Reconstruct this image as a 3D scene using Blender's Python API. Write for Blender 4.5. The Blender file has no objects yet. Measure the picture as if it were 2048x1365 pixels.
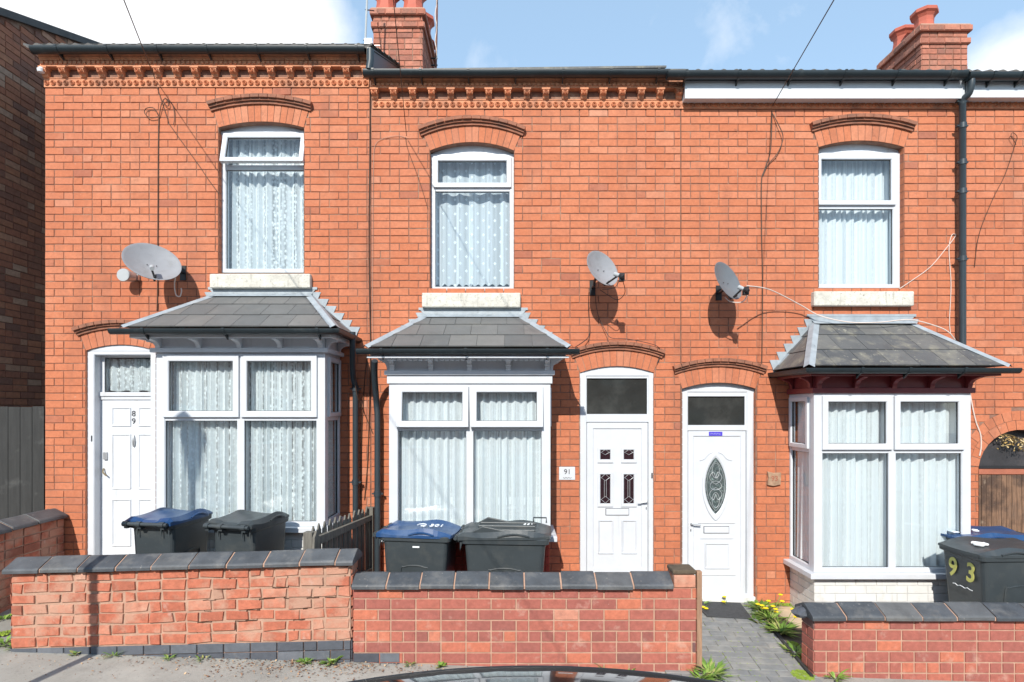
import bpy, bmesh, math, random
from mathutils import Vector, Matrix
R = math.radians
rnd = random.Random(7)
C = bpy.context.scene.collection
sc = bpy.context.scene

# ---------------------------------------------------------------- camera model
D, S, EYE, CX, CY = 6.85, 165.0, 2.4, 1024.0, 815.0
F = D * S
def X(px, dep=0.0): return (px - CX) * (D - dep) / F
def Z(py, dep=0.0): return EYE + (CY - py) * (D - dep) / F
def at(px, py, dep=0.0): return Vector((X(px, dep), -dep, Z(py, dep)))
def gz(x): return 0.01 - 0.031 * x
def gg(x, y): return gz(x) + .105 * min(1, max(0, 1 + y / 1.62))

cam = bpy.data.cameras.new('camera'); co = bpy.data.objects.new('camera', cam); C.objects.link(co)
co.location = (0, -D, EYE); co.rotation_euler = (R(90), 0, 0)
cam.sensor_width = 36; cam.lens = F / 2048 * 36; cam.shift_y = (CY - 682.5) / 2048
cam.clip_start = 0.05; cam.clip_end = 3000
sc.camera = co

# ---------------------------------------------------------------- materials
def nodes(name):
    m = bpy.data.materials.new(name); m.use_nodes = True
    nt = m.node_tree; nt.nodes.clear()
    out = nt.nodes.new('ShaderNodeOutputMaterial')
    return m, nt, out
def N(nt, typ, **kw):
    n = nt.nodes.new(typ)
    for k, v in kw.items():
        if k in n.inputs.keys(): n.inputs[k].default_value = v
        else: setattr(n, k, v)
    return n
def rgba(c): return (c[0], c[1], c[2], 1)
def mixc(nt, fac, a, b, mode='MIX'):
    n = nt.nodes.new('ShaderNodeMix'); n.data_type = 'RGBA'; n.blend_type = mode
    for s, v in ((0, fac), (6, a), (7, b)):
        if hasattr(v, 'is_linked') or isinstance(v, bpy.types.NodeSocket): nt.links.new(v, n.inputs[s])
        elif s == 0: n.inputs[0].default_value = v
        else: n.inputs[s].default_value = rgba(v)
    return n.outputs[2]
def ramp(nt, fac, stops, interp='LINEAR'):
    n = nt.nodes.new('ShaderNodeValToRGB'); cr = n.color_ramp; cr.interpolation = interp
    while len(cr.elements) < len(stops): cr.elements.new(0.5)
    for e, (p, c) in zip(cr.elements, stops): e.position = p; e.color = rgba(c) if len(c) == 3 else c
    nt.links.new(fac, n.inputs[0]); return n.outputs[0]
def noise(nt, scale, detail=4, rough=.55, vec=None, dist=0):
    n = N(nt, 'ShaderNodeTexNoise', Scale=scale, Detail=detail, Roughness=rough, Distortion=dist)
    if vec: nt.links.new(vec, n.inputs['Vector'])
    return n.outputs['Fac']
def M(name, col=(.5, .5, .5), rough=.6, var=.12, scale=6, bump=.15, bscale=90, metal=0, tones=None,
      dirt=None, spec=.5, coat=0, grain=None, streak=None):
    m, nt, out = nodes(name)
    geo = N(nt, 'ShaderNodeNewGeometry').outputs['Position']
    vec = geo
    if grain:
        mp = N(nt, 'ShaderNodeMapping'); mp.inputs['Scale'].default_value = grain
        nt.links.new(geo, mp.inputs['Vector']); vec = mp.outputs[0]
    if tones:
        at_ = N(nt, 'ShaderNodeAttribute', attribute_name='tone')
        sp = N(nt, 'ShaderNodeSeparateColor'); nt.links.new(at_.outputs['Color'], sp.inputs[0])
        base = ramp(nt, sp.outputs[0], tones)
        # each piece shifts the surface noise so no two look alike
        add = N(nt, 'ShaderNodeVectorMath', operation='MULTIPLY_ADD')
        nt.links.new(at_.outputs['Vector'], add.inputs[0]); add.inputs[1].default_value = (9, 7, 5)
        nt.links.new(vec, add.inputs[2]); vecp = add.outputs[0]
    else:
        n = nt.nodes.new('ShaderNodeRGB'); n.outputs[0].default_value = rgba(col); base = n.outputs[0]; vecp = vec
    f1 = noise(nt, scale, 5, .6, vecp)
    k = 1 + var
    base = mixc(nt, 1.0, base, ramp(nt, f1, [(.25, (1 - var, 1 - var, 1 - var)), (.75, (k, k, k))]), 'MULTIPLY')
    for (dc, dsc, lo, hi, amt) in (dirt or []):
        f2 = noise(nt, dsc, 6, .65, geo)
        mk = ramp(nt, f2, [(lo, (0, 0, 0)), (hi, (amt, amt, amt))])
        base = mixc(nt, mk, base, dc)
    if streak:
        mp2 = N(nt, 'ShaderNodeMapping'); mp2.inputs['Scale'].default_value = (1, 1, .13); nt.links.new(geo, mp2.inputs['Vector'])
        fs = noise(nt, streak[1], 6, .6, mp2.outputs[0]); base = mixc(nt, ramp(nt, fs, [(streak[2], (0, 0, 0)), (streak[3], (streak[4],) * 3)]), base, streak[0])
    p = N(nt, 'ShaderNodeBsdfPrincipled', Roughness=rough, Metallic=metal)
    p.inputs['Specular IOR Level'].default_value = spec
    if coat: p.inputs['Coat Weight'].default_value = coat; p.inputs['Coat Roughness'].default_value = .03
    nt.links.new(base, p.inputs['Base Color'])
    if bump:
        f3 = noise(nt, bscale, 5, .65, vec)
        b = N(nt, 'ShaderNodeBump', Strength=bump, Distance=.01); nt.links.new(f3, b.inputs['Height'])
        nt.links.new(b.outputs[0], p.inputs['Normal'])
    nt.links.new(p.outputs[0], out.inputs[0])
    return m
def glass_mat(name, tint=(1, 1, 1), ior=1.5, rough=.0, base=None, basemix=0.0):
    m, nt, out = nodes(name)
    t = N(nt, 'ShaderNodeBsdfTransparent', Color=rgba(tint))
    g = N(nt, 'ShaderNodeBsdfGlossy', Roughness=rough, Color=(1, 1, 1, 1))
    fr = N(nt, 'ShaderNodeFresnel', IOR=ior)
    # the node inverts the index on back faces; feed it the inverse there so a thin pane mirrors alike on both sides
    gb = N(nt, 'ShaderNodeNewGeometry'); mi = N(nt, 'ShaderNodeMapRange'); nt.links.new(gb.outputs['Backfacing'], mi.inputs[0])
    mi.inputs[3].default_value = ior; mi.inputs[4].default_value = 1 / ior; nt.links.new(mi.outputs[0], fr.inputs['IOR'])
    fac = fr.outputs[0]
    a = t.outputs[0]
    if base:
        d = N(nt, 'ShaderNodeBsdfDiffuse', Color=rgba(base)); ms = N(nt, 'ShaderNodeMixShader', Fac=basemix)
        nt.links.new(a, ms.inputs[1]); nt.links.new(d.outputs[0], ms.inputs[2]); a = ms.outputs[0]
    mx = nt.nodes.new('ShaderNodeMixShader'); nt.links.new(fac, mx.inputs[0])
    nt.links.new(a, mx.inputs[1]); nt.links.new(g.outputs[0], mx.inputs[2])
    # faint float-glass waviness
    b = N(nt, 'ShaderNodeBump', Strength=.06, Distance=.02); nt.links.new(noise(nt, 2.2, 2), b.inputs['Height'])
    nt.links.new(b.outputs[0], g.inputs['Normal'])
    nt.links.new(mx.outputs[0], out.inputs[0]); return m
def lace_mat(name, col, style):
    m, nt, out = nodes(name)
    att = N(nt, 'ShaderNodeAttribute', attribute_name='tone'); sp_ = N(nt, 'ShaderNodeSeparateColor'); nt.links.new(att.outputs['Color'], sp_.inputs[0])
    geo = N(nt, 'ShaderNodeNewGeometry').outputs['Position']
    df = N(nt, 'ShaderNodeBsdfDiffuse'); tl = N(nt, 'ShaderNodeBsdfTranslucent'); tr = N(nt, 'ShaderNodeBsdfTransparent')
    for s in (df, tl): s.inputs['Color'].default_value = rgba(col)
    a = N(nt, 'ShaderNodeMixShader', Fac=.15); nt.links.new(df.outputs[0], a.inputs[1]); nt.links.new(tl.outputs[0], a.inputs[2])
    def mapped(s):
        mp = N(nt, 'ShaderNodeMapping'); mp.inputs['Scale'].default_value = s; nt.links.new(geo, mp.inputs['Vector']); return mp.outputs[0]
    if style == 'heavy':
        v = N(nt, 'ShaderNodeTexVoronoi', Scale=22); nt.links.new(mapped((1.5, .3, 1)), v.inputs['Vector'])
        w = noise(nt, 60, 3, .6, geo, 1.5)
        mm = N(nt, 'ShaderNodeMath', operation='MULTIPLY'); nt.links.new(v.outputs['Distance'], mm.inputs[0]); nt.links.new(w, mm.inputs[1])
        hole = ramp(nt, mm.outputs[0], [(.07, (.0,) * 3), (.30, (.78,) * 3)])
    elif style == 'spots':
        # diamonds on a staggered lattice woven more densely than the net
        mp = mapped((7, 0, 5.6)); sx = N(nt, 'ShaderNodeSeparateXYZ'); nt.links.new(mp, sx.inputs[0])
        def fr(o, off=0):
            q = N(nt, 'ShaderNodeMath', operation='ADD'); q.inputs[1].default_value = off; nt.links.new(o, q.inputs[0])
            q1 = N(nt, 'ShaderNodeMath', operation='FRACT'); nt.links.new(q.outputs[0], q1.inputs[0])
            q2 = N(nt, 'ShaderNodeMath', operation='SUBTRACT'); nt.links.new(q1.outputs[0], q2.inputs[0]); q2.inputs[1].default_value = .5
            q3 = N(nt, 'ShaderNodeMath', operation='ABSOLUTE'); nt.links.new(q2.outputs[0], q3.inputs[0]); return q3.outputs[0]
        def dia(off):
            s = N(nt, 'ShaderNodeMath', operation='ADD'); nt.links.new(fr(sx.outputs[0], off), s.inputs[0]); nt.links.new(fr(sx.outputs[2], off), s.inputs[1]); return s.outputs[0]
        mn = N(nt, 'ShaderNodeMath', operation='MINIMUM'); nt.links.new(dia(0), mn.inputs[0]); nt.links.new(dia(.5), mn.inputs[1])
        hole = ramp(nt, mn.outputs[0], [(.10, (.0,) * 3), (.14, (.52,) * 3)])
    else:
        w = noise(nt, 26, 4, .7, geo, 1)
        hole = ramp(nt, w, [(.42, (.36,) * 3), (.66, (.20,) * 3)])
    hole = mixc(nt, 1.0, hole, ramp(nt, sp_.outputs[0], [(0, (1, 1, 1)), (1, (.12, .12, .12))]), 'MULTIPLY')
    mx = nt.nodes.new('ShaderNodeMixShader'); nt.links.new(hole, mx.inputs[0])
    nt.links.new(a.outputs[0], mx.inputs[1]); nt.links.new(tr.outputs[0], mx.inputs[2])
    nt.links.new(mx.outputs[0], out.inputs[0]); return m

soot = ((.17, .07, .045), 2.2, .56, .8, .35)
MAT = {}
MAT['brick'] = M('orange_brick', rough=.88, var=.15, scale=26, bump=.5, bscale=120, tones=[
    (0, (.22, .11, .080)), (.07, (.37, .130, .078)), (.18, (.445, .150, .074)), (.45, (.505, .166, .078)), (.72, (.535, .190, .098)), (.95, (.55, .228, .130)), (1, (.56, .28, .19))], streak=((.24, .10, .065), 3.2, .52, .74, .5),
    dirt=[((.40, .11, .05), .8, .42, .68, .45), ((.62, .30, .19), 1.7, .55, .78, .4), ((.17, .07, .045), 9, .60, .74, .55), ((.62, .40, .30), 16, .66, .76, .45), ((.24, .09, .055), 42, .60, .72, .35)])
MAT['mortar'] = M('grey_mortar', (.235, .125, .088), .95, .3, 14, .4, 200, dirt=[((.42, .30, .22), 3, .52, .66, .6)])
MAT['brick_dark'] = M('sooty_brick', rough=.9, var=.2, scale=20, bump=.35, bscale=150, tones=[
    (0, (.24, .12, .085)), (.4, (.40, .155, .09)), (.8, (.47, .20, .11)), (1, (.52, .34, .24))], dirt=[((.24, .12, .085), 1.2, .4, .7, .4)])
MAT['brick_wall_old'] = M('flaking_garden_brick', rough=.92, var=.24, scale=20, bump=.55, bscale=50, tones=[
    (0, (.22, .09, .06)), (.25, (.40, .12, .07)), (.6, (.45, .145, .085)), (.85, (.51, .22, .145)), (1, (.54, .33, .25))],
    dirt=[((.47, .29, .21), 2.6, .47, .60, .7), ((.58, .48, .42), 5, .62, .74, .5), ((.2, .1, .07), 9, .60, .72, .6), ((.16, .07, .05), 34, .62, .72, .5)])
MAT['brick_wall_new'] = M('plum_garden_brick', rough=.85, var=.2, scale=24, bump=.5, bscale=90, tones=[
    (0, (.13, .075, .075)), (.07, (.22, .085, .072)), (.3, (.31, .098, .077)), (.75, (.37, .115, .083)), (.9, (.48, .15, .085)), (1, (.50, .25, .18))],
    dirt=[((.52, .36, .29), 6, .58, .72, .5), ((.14, .06, .055), 8, .6, .72, .4), ((.6, .45, .38), 30, .68, .76, .5)])
MAT['brick_stack'] = M('weathered_stack_brick', rough=.9, var=.22, scale=20, bump=.6, bscale=90, tones=[
    (0, (.26, .11, .08)), (.4, (.42, .15, .095)), (1, (.52, .24, .17))], dirt=[((.20, .12, .09), 4, .48, .68, .6), ((.14, .08, .065), 12, .58, .72, .6), ((.5, .36, .28), 9, .62, .74, .5)])
MAT['mortar_pale'] = M('pale_pink_mortar', (.44, .275, .20), .95, .2, 12, .5, 140)
MAT['blue_brick'] = M('blue_engineering_brick', rough=.55, var=.2, scale=14, bump=.3, bscale=70, tones=[
    (0, (.055, .06, .075)), (.5, (.085, .095, .115)), (1, (.13, .14, .16))], dirt=[((.3, .28, .25), 8, .6, .75, .4)])
MAT['coping'] = M('blue_coping_brick', rough=.55, var=.32, scale=6, bump=.4, bscale=40, tones=[
    (0, (.045, .052, .062)), (.5, (.074, .081, .090)), (1, (.118, .118, .116))], dirt=[((.20, .19, .175), 5, .50, .7, .5), ((.04, .042, .05), 7, .58, .75, .5), ((.36, .34, .31), 24, .64, .72, .55)])
MAT['paver'] = M('blue_paver', rough=.8, var=.2, scale=9, bump=.3, bscale=80, tones=[
    (0, (.19, .195, .195)), (.5, (.22, .222, .215)), (1, (.26, .252, .24))], dirt=[((.38, .35, .29), 5, .5, .75, .5), ((.14, .14, .13), 9, .58, .75, .4)])
MAT['terra'] = M('terracotta', (.57, .235, .12), .8, .22, 20, .3, 150, dirt=[((.2, .11, .08), 4, .48, .68, .7), ((.62, .5, .42), 2.4, .66, .74, .35)])
MAT['terra_dark'] = M('sooty_terracotta', (.30, .12, .07), .85, .3, 14, .4, 120, dirt=[((.10, .07, .055), 4, .45, .7, .6)])
MAT['pot'] = M('chimney_pot_clay', (.43, .105, .065), .7, .12, 6, .2, 80, dirt=[((.2, .09, .07), 4, .55, .8, .5)])
MAT['upvc'] = M('white_upvc', (.585, .61, .645), .3, .05, 5, .02, 40, dirt=[((.50, .50, .48), 3.5, .55, .8, .4)], streak=((.42, .41, .38), 14, .62, .8, .35))
MAT['paint_white'] = M('white_gloss_paint', (.63, .66, .70), .4, .06, 9, .12, 50, dirt=[((.5, .5, .5), 6, .62, .8, .4)], streak=((.36, .36, .34), 12, .58, .76, .45))
MAT['paint_maroon'] = M('maroon_gloss_paint', (.19, .032, .036), .38, .15, 9, .12, 50)
MAT['paint_redbrick'] = M('red_painted_brick', (.5, .07, .045), .6, .12, 9, .3, 60)
MAT['paint_whitebrick'] = M('white_painted_brick', (.66, .66, .64), .7, .08, 7, .3, 60, dirt=[((.46, .42, .36), 4, .55, .75, .5)], streak=((.34, .31, .27), 10, .6, .78, .5))
MAT['stone'] = M('painted_stone_sill', (.62, .60, .53), .9, .14, 12, 1.0, 40, dirt=[((.20, .185, .165), 26, .56, .68, .75), ((.45, .43, .38), 5, .48, .64, .6)], streak=((.22, .20, .17), 22, .56, .72, .6))
MAT['slate'] = M('grey_slate', rough=.62, var=.18, scale=7, bump=.3, bscale=40, tones=[
    (0, (.072, .076, .080)), (.6, (.098, .101, .101)), (1, (.125, .125, .118))], dirt=[((.26, .245, .19), 5, .50, .68, .65), ((.42, .40, .32), 17, .62, .70, .7)])
MAT['slate_clean'] = M('grey_slate_clean', rough=.6, var=.12, scale=5, bump=.2, bscale=40, tones=[
    (0, (.105, .11, .11)), (.6, (.125, .127, .125)), (1, (.15, .147, .14))], dirt=[((.19, .185, .16), 4, .55, .75, .4), ((.05, .052, .055), 6, .6, .75, .5)])
MAT['lead'] = M('lead_sheet', (.31, .35, .38), .55, .2, 9, .3, 25, metal=.1, dirt=[((.42, .45, .46), 6, .55, .7, .5), ((.12, .14, .15), 11, .6, .72, .5)])
MAT['gutter'] = M('black_plastic_gutter', (.014, .022, .027), .42, .25, 5, .05, 40, dirt=[((.12, .13, .12), 6, .6, .8, .35)])
MAT['pipe'] = M('grey_black_pipe', (.03, .043, .053), .45, .15, 4, .04, 40)
MAT['tile'] = M('concrete_roof_tile', (.10, .095, .09), .8, .25, 7, .4, 60)
MAT['darkwood'] = M('weathered_black_boards', (.032, .032, .031), .8, .3, 3, .5, 40, grain=(12, 12, 1), dirt=[((.2, .2, .19), 3, .6, .8, .4)])
MAT['picket'] = M('weathered_grey_picket', (.15, .14, .12), .9, .35, 3, .5, 40, grain=(14, 14, 2))
MAT['brownwood'] = M('brown_slat_wood', (.21, .12, .072), .7, .55, 3, .5, 40, grain=(22, 22, 1.6), dirt=[((.06, .035, .025), 3.0, .44, .58, .85), ((.10, .08, .07), 1.6, .5, .7, .6), ((.55, .42, .3), 6, .62, .70, .6)])
MAT['redwood'] = M('red_brown_beam', (.36, .12, .07), .7, .2, 6, .3, 40)
MAT['battern'] = M('brown_batten', (.32, .19, .12), .8, .3, 3, .4, 40, grain=(14, 14, 2))
MAT['glass'] = glass_mat('window_glass', (.93, .96, .97), 1.55)
MAT['glass_dark'] = M('dark_obscured_glass', (.03, .033, .032), .05, .3, 3, .03, 6, dirt=[((.09, .095, .09), 2.2, .5, .8, .6), ((.3, .3, .28), 60, .70, .74, .7)])
MAT['glass_arch'] = M('dusty_black_board', (.035, .033, .036), .5, .5, 3, .2, 30, dirt=[((.12, .10, .10), 4, .5, .7, .6)])
MAT['glass_leaded'] = M('textured_leaded_glass', (.06, .08, .08), .08, .6, 60, .9, 90, dirt=[((.26, .34, .32), 30, .52, .66, .8), ((.02, .02, .025), 22, .55, .65, .8)])
MAT['glass_purple'] = M('plum_leaded_glass', (.025, .012, .016), .15, .4, 60, .4, 90)
MAT['came'] = M('silver_lead_came', (.65, .68, .7), .35, .05, 5, 0, 10, metal=.6)
MAT['lace'] = lace_mat('heavy_floral_lace', (.93, .95, .95), 'heavy')
MAT['spots'] = lace_mat('net_with_diamonds', (.90, .94, .97), 'spots')
MAT['net'] = lace_mat('plain_net', (.93, .945, .95), 'plain')
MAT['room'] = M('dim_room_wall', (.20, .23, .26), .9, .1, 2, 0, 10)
MAT['dish'] = M('grey_dish_paint', (.27, .275, .29), .5, .08, 6, .04, 50, dirt=[((.17, .16, .15), 7, .5, .75, .5)])
MAT['dish_dark'] = M('dark_grey_dish_mesh', (.14, .155, .17), .5, .08, 6, .05, 90, dirt=[((.22, .21, .2), 9, .55, .75, .4)])
MAT['plastic_dark'] = M('black_plastic', (.02, .02, .022), .4, .1, 6, .03, 40)
MAT['plastic_grey'] = M('light_grey_plastic', (.40, .42, .43), .4, .05, 6, .03, 40)
MAT['metal'] = M('galvanised_metal', (.55, .56, .57), .4, .1, 10, .05, 60, metal=.8)
MAT['rust'] = M('rusty_pole', (.16, .075, .06), .7, .3, 12, .2, 60)
MAT['brass'] = M('aged_brass', (.42, .33, .2), .35, .15, 20, .05, 60, metal=.8)
MAT['bin'] = M('dark_grey_bin_plastic', (.038, .047, .052), .42, .12, 4, .12, 130, dirt=[((.10, .10, .09), 5, .52, .75, .45), ((.16, .16, .15), 30, .66, .74, .4)])
MAT['bin_blue'] = M('blue_lid_plastic', (.016, .058, .16), .33, .12, 4, .08, 130, dirt=[((.11, .15, .22), 4, .5, .72, .55), ((.3, .32, .35), 24, .68, .76, .5)])
MAT['bin_brown'] = M('olive_grey_bin', (.085, .088, .075), .45, .12, 4, .12, 130)
MAT['rubber'] = M('black_rubber', (.015, .015, .015), .8, .2, 10, .2, 60)
MAT['cable_black'] = M('black_cable', (.02, .017, .015), .6, .1, 6, 0, 10)
MAT['cable_brown'] = M('dark_brown_cable', (.07, .035, .02), .6, .1, 6, 0, 10)
MAT['cable_white'] = M('cream_cable', (.66, .56, .50), .6, .1, 6, 0, 10)
MAT['cable_tan'] = M('tan_cable', (.42, .26, .19), .6, .1, 6, 0, 10)
MAT['ink'] = M('dark_numeral', (.05, .05, .06), .4, .1, 6, 0, 10)
MAT['chalk'] = M('white_marker', (.75, .78, .8), .7, .1, 6, 0, 10)
MAT['yellow'] = M('yellow_sticker', (.50, .48, .12), .5, .15, 9, 0, 10)
MAT['violet'] = M('violet_sticker', (.07, .05, .50), .4, .1, 9, 0, 10)
MAT['signwood'] = M('carved_driftwood', (.36, .23, .15), .85, .35, 12, .8, 40)
MAT['asphalt'] = M('pavement_asphalt', (.33, .315, .28), .95, .14, 3, .5, 260, dirt=[((.46, .44, .39), 1.6, .46, .64, .65), ((.13, .12, .105), 40, .55, .72, .5), ((.55, .53, .48), 55, .62, .72, .6), ((.18, .15, .11), 3.2, .6, .78, .5)])
MAT['road'] = M('road_asphalt', (.10, .10, .10), .9, .2, 5, .5, 200)
MAT['kerb'] = M('stone_kerb', (.33, .32, .30), .9, .2, 6, .4, 90)
MAT['slab'] = M('garden_concrete', (.27, .26, .23), .95, .2, 3, .5, 120, dirt=[((.13, .12, .09), 3, .52, .7, .6)])
MAT['sandslab'] = M('sandstone_slab', (.50, .39, .26), .9, .18, 6, .4, 60)
MAT['earth'] = M('soil', (.10, .075, .05), .95, .4, 9, .8, 60)
MAT['leaf'] = M('weed_leaf', rough=.6, var=.2, scale=20, bump=0, tones=[(0, (.06, .12, .02)), (.5, (.15, .27, .035)), (.85, (.22, .32, .06)), (1, (.34, .30, .12))])
MAT['moss'] = M('bright_moss', (.22, .31, .03), .95, .4, 22, 1, 160)
MAT['dandelion'] = M('dandelion_yellow', (.85, .60, .01), .6, .1, 60, 0, 10)
MAT['deadleaf'] = M('dry_leaf', rough=.7, var=.3, scale=20, bump=0, tones=[(0, (.10, .05, .03)), (.5, (.30, .15, .08)), (1, (.62, .44, .26))])
MAT['ivy'] = M('golden_dry_leaves', rough=.5, var=.3, scale=20, bump=0, tones=[(0, (.12, .08, .03)), (.5, (.50, .34, .12)), (1, (.8, .66, .36))])
MAT['carpaint'] = M('black_car_paint', (.008, .009, .011), .12, .02, 5, 0, 10, coat=1.0)
MAT['carglass'] = M('tinted_car_glass', (.012, .014, .015), .03, .02, 5, 0, 10, spec=.8)
MAT['chrome'] = M('chrome_trim', (.7, .7, .72), .12, .02, 5, 0, 10, metal=1)
MAT['lampglass'] = glass_mat('frosted_lantern_glass', (.5, .5, .5), 1.5, .3, (.6, .6, .55), .75)
MAT['red_lens'] = M('red_lens', (.35, .01, .01), .15, .05, 5, 0, 10)
MAT['mat'] = M('black_rubber_mat', (.045, .047, .05), .75, .25, 30, .8, 90)

# ---------------------------------------------------------------- mesh builder
def front(dep=0.0): return lambda u, v, w: (u, -dep - w, v)
class MB:
    def __init__(s, T=None): s.v = []; s.f = []; s.t = []; s.T = T; s.tone = (.5, .5, .5)
    def V(s, p):
        s.v.append(tuple(s.T(*p)) if s.T else tuple(p)); return len(s.v) - 1
    def face(s, pts, tone=None):
        ids = [s.V(p) for p in pts]; s.f.append(ids); s.t.append(tone or s.tone)
    def faces(s, pts, fs, tone=None):
        ids = [s.V(p) for p in pts]
        for f in fs: s.f.append([ids[i] for i in f]); s.t.append(tone or s.tone)
    def box(s, a0, a1, b0, b1, c0, c1, tone=None):
        p = [(a, b, c) for a in (a0, a1) for b in (b0, b1) for c in (c0, c1)]
        s.faces(p, [(0, 1, 3, 2), (4, 6, 7, 5), (0, 4, 5, 1), (2, 3, 7, 6), (0, 2, 6, 4), (1, 5, 7, 3)], tone); return s
    def prism(s, poly, axis, c0, c1, tone=None):
        def mk(p, c):
            if axis == 0: return (c, p[0], p[1])
            if axis == 1: return (p[0], c, p[1])
            return (p[0], p[1], c)
        n = len(poly); pts = [mk(p, c0) for p in poly] + [mk(p, c1) for p in poly]
        fs = [tuple(range(n)), tuple(range(2 * n - 1, n - 1, -1))] + [(i, (i + 1) % n, n + (i + 1) % n, n + i) for i in range(n)]
        s.faces(pts, fs, tone); return s
    def tube(s, pts, r, n=8, cap=True, tone=None):
        pts = [Vector(p) for p in pts]; rings = []; up0 = None
        for i, p in enumerate(pts):
            d = (pts[min(i + 1, len(pts) - 1)] - pts[max(i - 1, 0)]).normalized()
            if up0 is None: up0 = Vector((0, 0, 1)) if abs(d.z) < .9 else Vector((0, 1, 0))
            a = up0 - d * up0.dot(d)
            if a.length < 1e-4: a = d.orthogonal()
            a.normalize(); up0 = a; b = d.cross(a)
            rr = r[i] if isinstance(r, (list, tuple)) else r
            rings.append([s.V(p + a * (rr * math.cos(2 * math.pi * k / n)) + b * (rr * math.sin(2 * math.pi * k / n))) for k in range(n)])
        for A, B in zip(rings, rings[1:]):
            for k in range(n): s.f.append([A[k], A[(k + 1) % n], B[(k + 1) % n], B[k]]); s.t.append(tone or s.tone)
        if cap:
            s.f.append(rings[0][::-1]); s.t.append(tone or s.tone); s.f.append(rings[-1]); s.t.append(tone or s.tone)
        return s
    def lathe(s, prof, c=(0, 0, 0), n=16, M4=None, tone=None, sides=None):
        rings = []
        for (r, z) in prof:
            ring = []
            for k in range(n):
                a = 2 * math.pi * (k + .5) / n
                p = Vector((r * math.cos(a), r * math.sin(a), z))
                if M4: p = M4 @ p
                ring.append(s.V(Vector(c) + p))
            rings.append(ring)
        for A, B in zip(rings, rings[1:]):
            for k in range(n): s.f.append([A[k], A[(k + 1) % n], B[(k + 1) % n], B[k]]); s.t.append(tone or s.tone)
        if prof[0][0] > 1e-5: s.f.append(rings[0][::-1]); s.t.append(tone or s.tone)
        if prof[-1][0] > 1e-5: s.f.append(rings[-1]); s.t.append(tone or s.tone)
        return s
    def sweep(s, path, prof, closed=True):
        """profile (out, z) swept along a horizontal (x, y) polyline with mitred corners; 'out' is right of travel"""
        n = len(path); rings = []
        for i, pp_ in enumerate(path):
            x, y = pp_[0], pp_[1]
            def dr(a, b): v = Vector((b[0] - a[0], b[1] - a[1])); return v.normalized()
            d1 = dr(path[i - 1], path[i]) if i else dr(path[0], path[1])
            d2 = dr(path[i], path[i + 1]) if i < n - 1 else d1
            n1 = Vector((d1.y, -d1.x)); n2 = Vector((d2.y, -d2.x)); m = (n1 + n2).normalized(); m = m / max(.3, m.dot(n1))
            z = 0
            rings.append([s.V((x + m.x * o, y + m.y * o, zz + (path[i][2] if len(path[i]) > 2 else 0))) for (o, zz) in prof])
        k = len(prof)
        for A, B in zip(rings, rings[1:]):
            for j in range(k if closed else k - 1): s.f.append([A[j], A[(j + 1) % k], B[(j + 1) % k], B[j]]); s.t.append(s.tone)
        if closed: s.f.append(rings[0][::-1]); s.t.append(s.tone); s.f.append(rings[-1]); s.t.append(s.tone)
        return s
    def build(s, name, mat, parent=None, smooth=False, bevel=0, recalc=True, label=None):
        me = bpy.data.meshes.new(name); me.from_pydata(s.v, [], s.f)
        if recalc:
            bm = bmesh.new(); bm.from_mesh(me)
            bmesh.ops.recalc_face_normals(bm, faces=bm.faces); bm.to_mesh(me); bm.free()
        ca = me.color_attributes.new('tone', 'FLOAT_COLOR', 'CORNER')
        buf = []
        for p, t in zip(me.polygons, s.t):
            for _ in range(p.loop_total): buf += [t[0], t[1], t[2], 1.0]
        ca.data.foreach_set('color', buf)
        if smooth:
            me.polygons.foreach_set('use_smooth', [True] * len(me.polygons))
            try: me.set_sharp_from_angle(angle=R(42))
            except Exception: pass
        mats = mat if isinstance(mat, (list, tuple)) else [mat]
        for m in mats: me.materials.append(MAT[m] if isinstance(m, str) else m)
        o = bpy.data.objects.new(name, me); C.objects.link(o)
        if parent: o.parent = parent
        if bevel:
            b = o.modifiers.new('bevel', 'BEVEL'); b.width = bevel; b.segments = 2; b.limit_method = 'ANGLE'; b.harden_normals = False
        if label: o['label'] = label
        return o
def tag(o, label=None, cat=None, group=None, kind=None):
    if label: o['label'] = label
    if cat: o['category'] = cat
    if group: o['group'] = group
    if kind: o['kind'] = kind
    return o
def empty(name, loc=(0, 0, 0), rz=0, label=None, cat=None, group=None, parent=None):
    o = bpy.data.objects.new(name, None); C.objects.link(o); o.location = loc; o.rotation_euler = (0, 0, rz)
    o.empty_display_size = .1
    if parent: o.parent = parent
    return tag(o, label, cat, group)
def copy_tree(o, parent=None):
    c = o.copy(); C.objects.link(c); c.parent = parent
    for ch in [k for k in bpy.data.objects if k.parent == o]: copy_tree(ch, c)
    return c
def text(parent, s, loc, size, mat, rot=(R(90), 0, 0), name='number', extrude=.002, bold=0):
    cu = bpy.data.curves.new(name, 'FONT'); cu.offset = bold; cu.body = s; cu.size = size; cu.align_x = 'CENTER'; cu.align_y = 'CENTER'; cu.extrude = extrude
    tmp = bpy.data.objects.new(name, cu); C.objects.link(tmp); bpy.context.view_layer.update()
    me = bpy.data.meshes.new_from_object(tmp.evaluated_get(bpy.context.evaluated_depsgraph_get())); bpy.data.objects.remove(tmp)
    me.materials.clear(); me.materials.append(MAT[mat]); o = bpy.data.objects.new(name, me); C.objects.link(o); o.location = loc; o.rotation_euler = rot
    if parent: o.parent = parent
    return o
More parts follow.
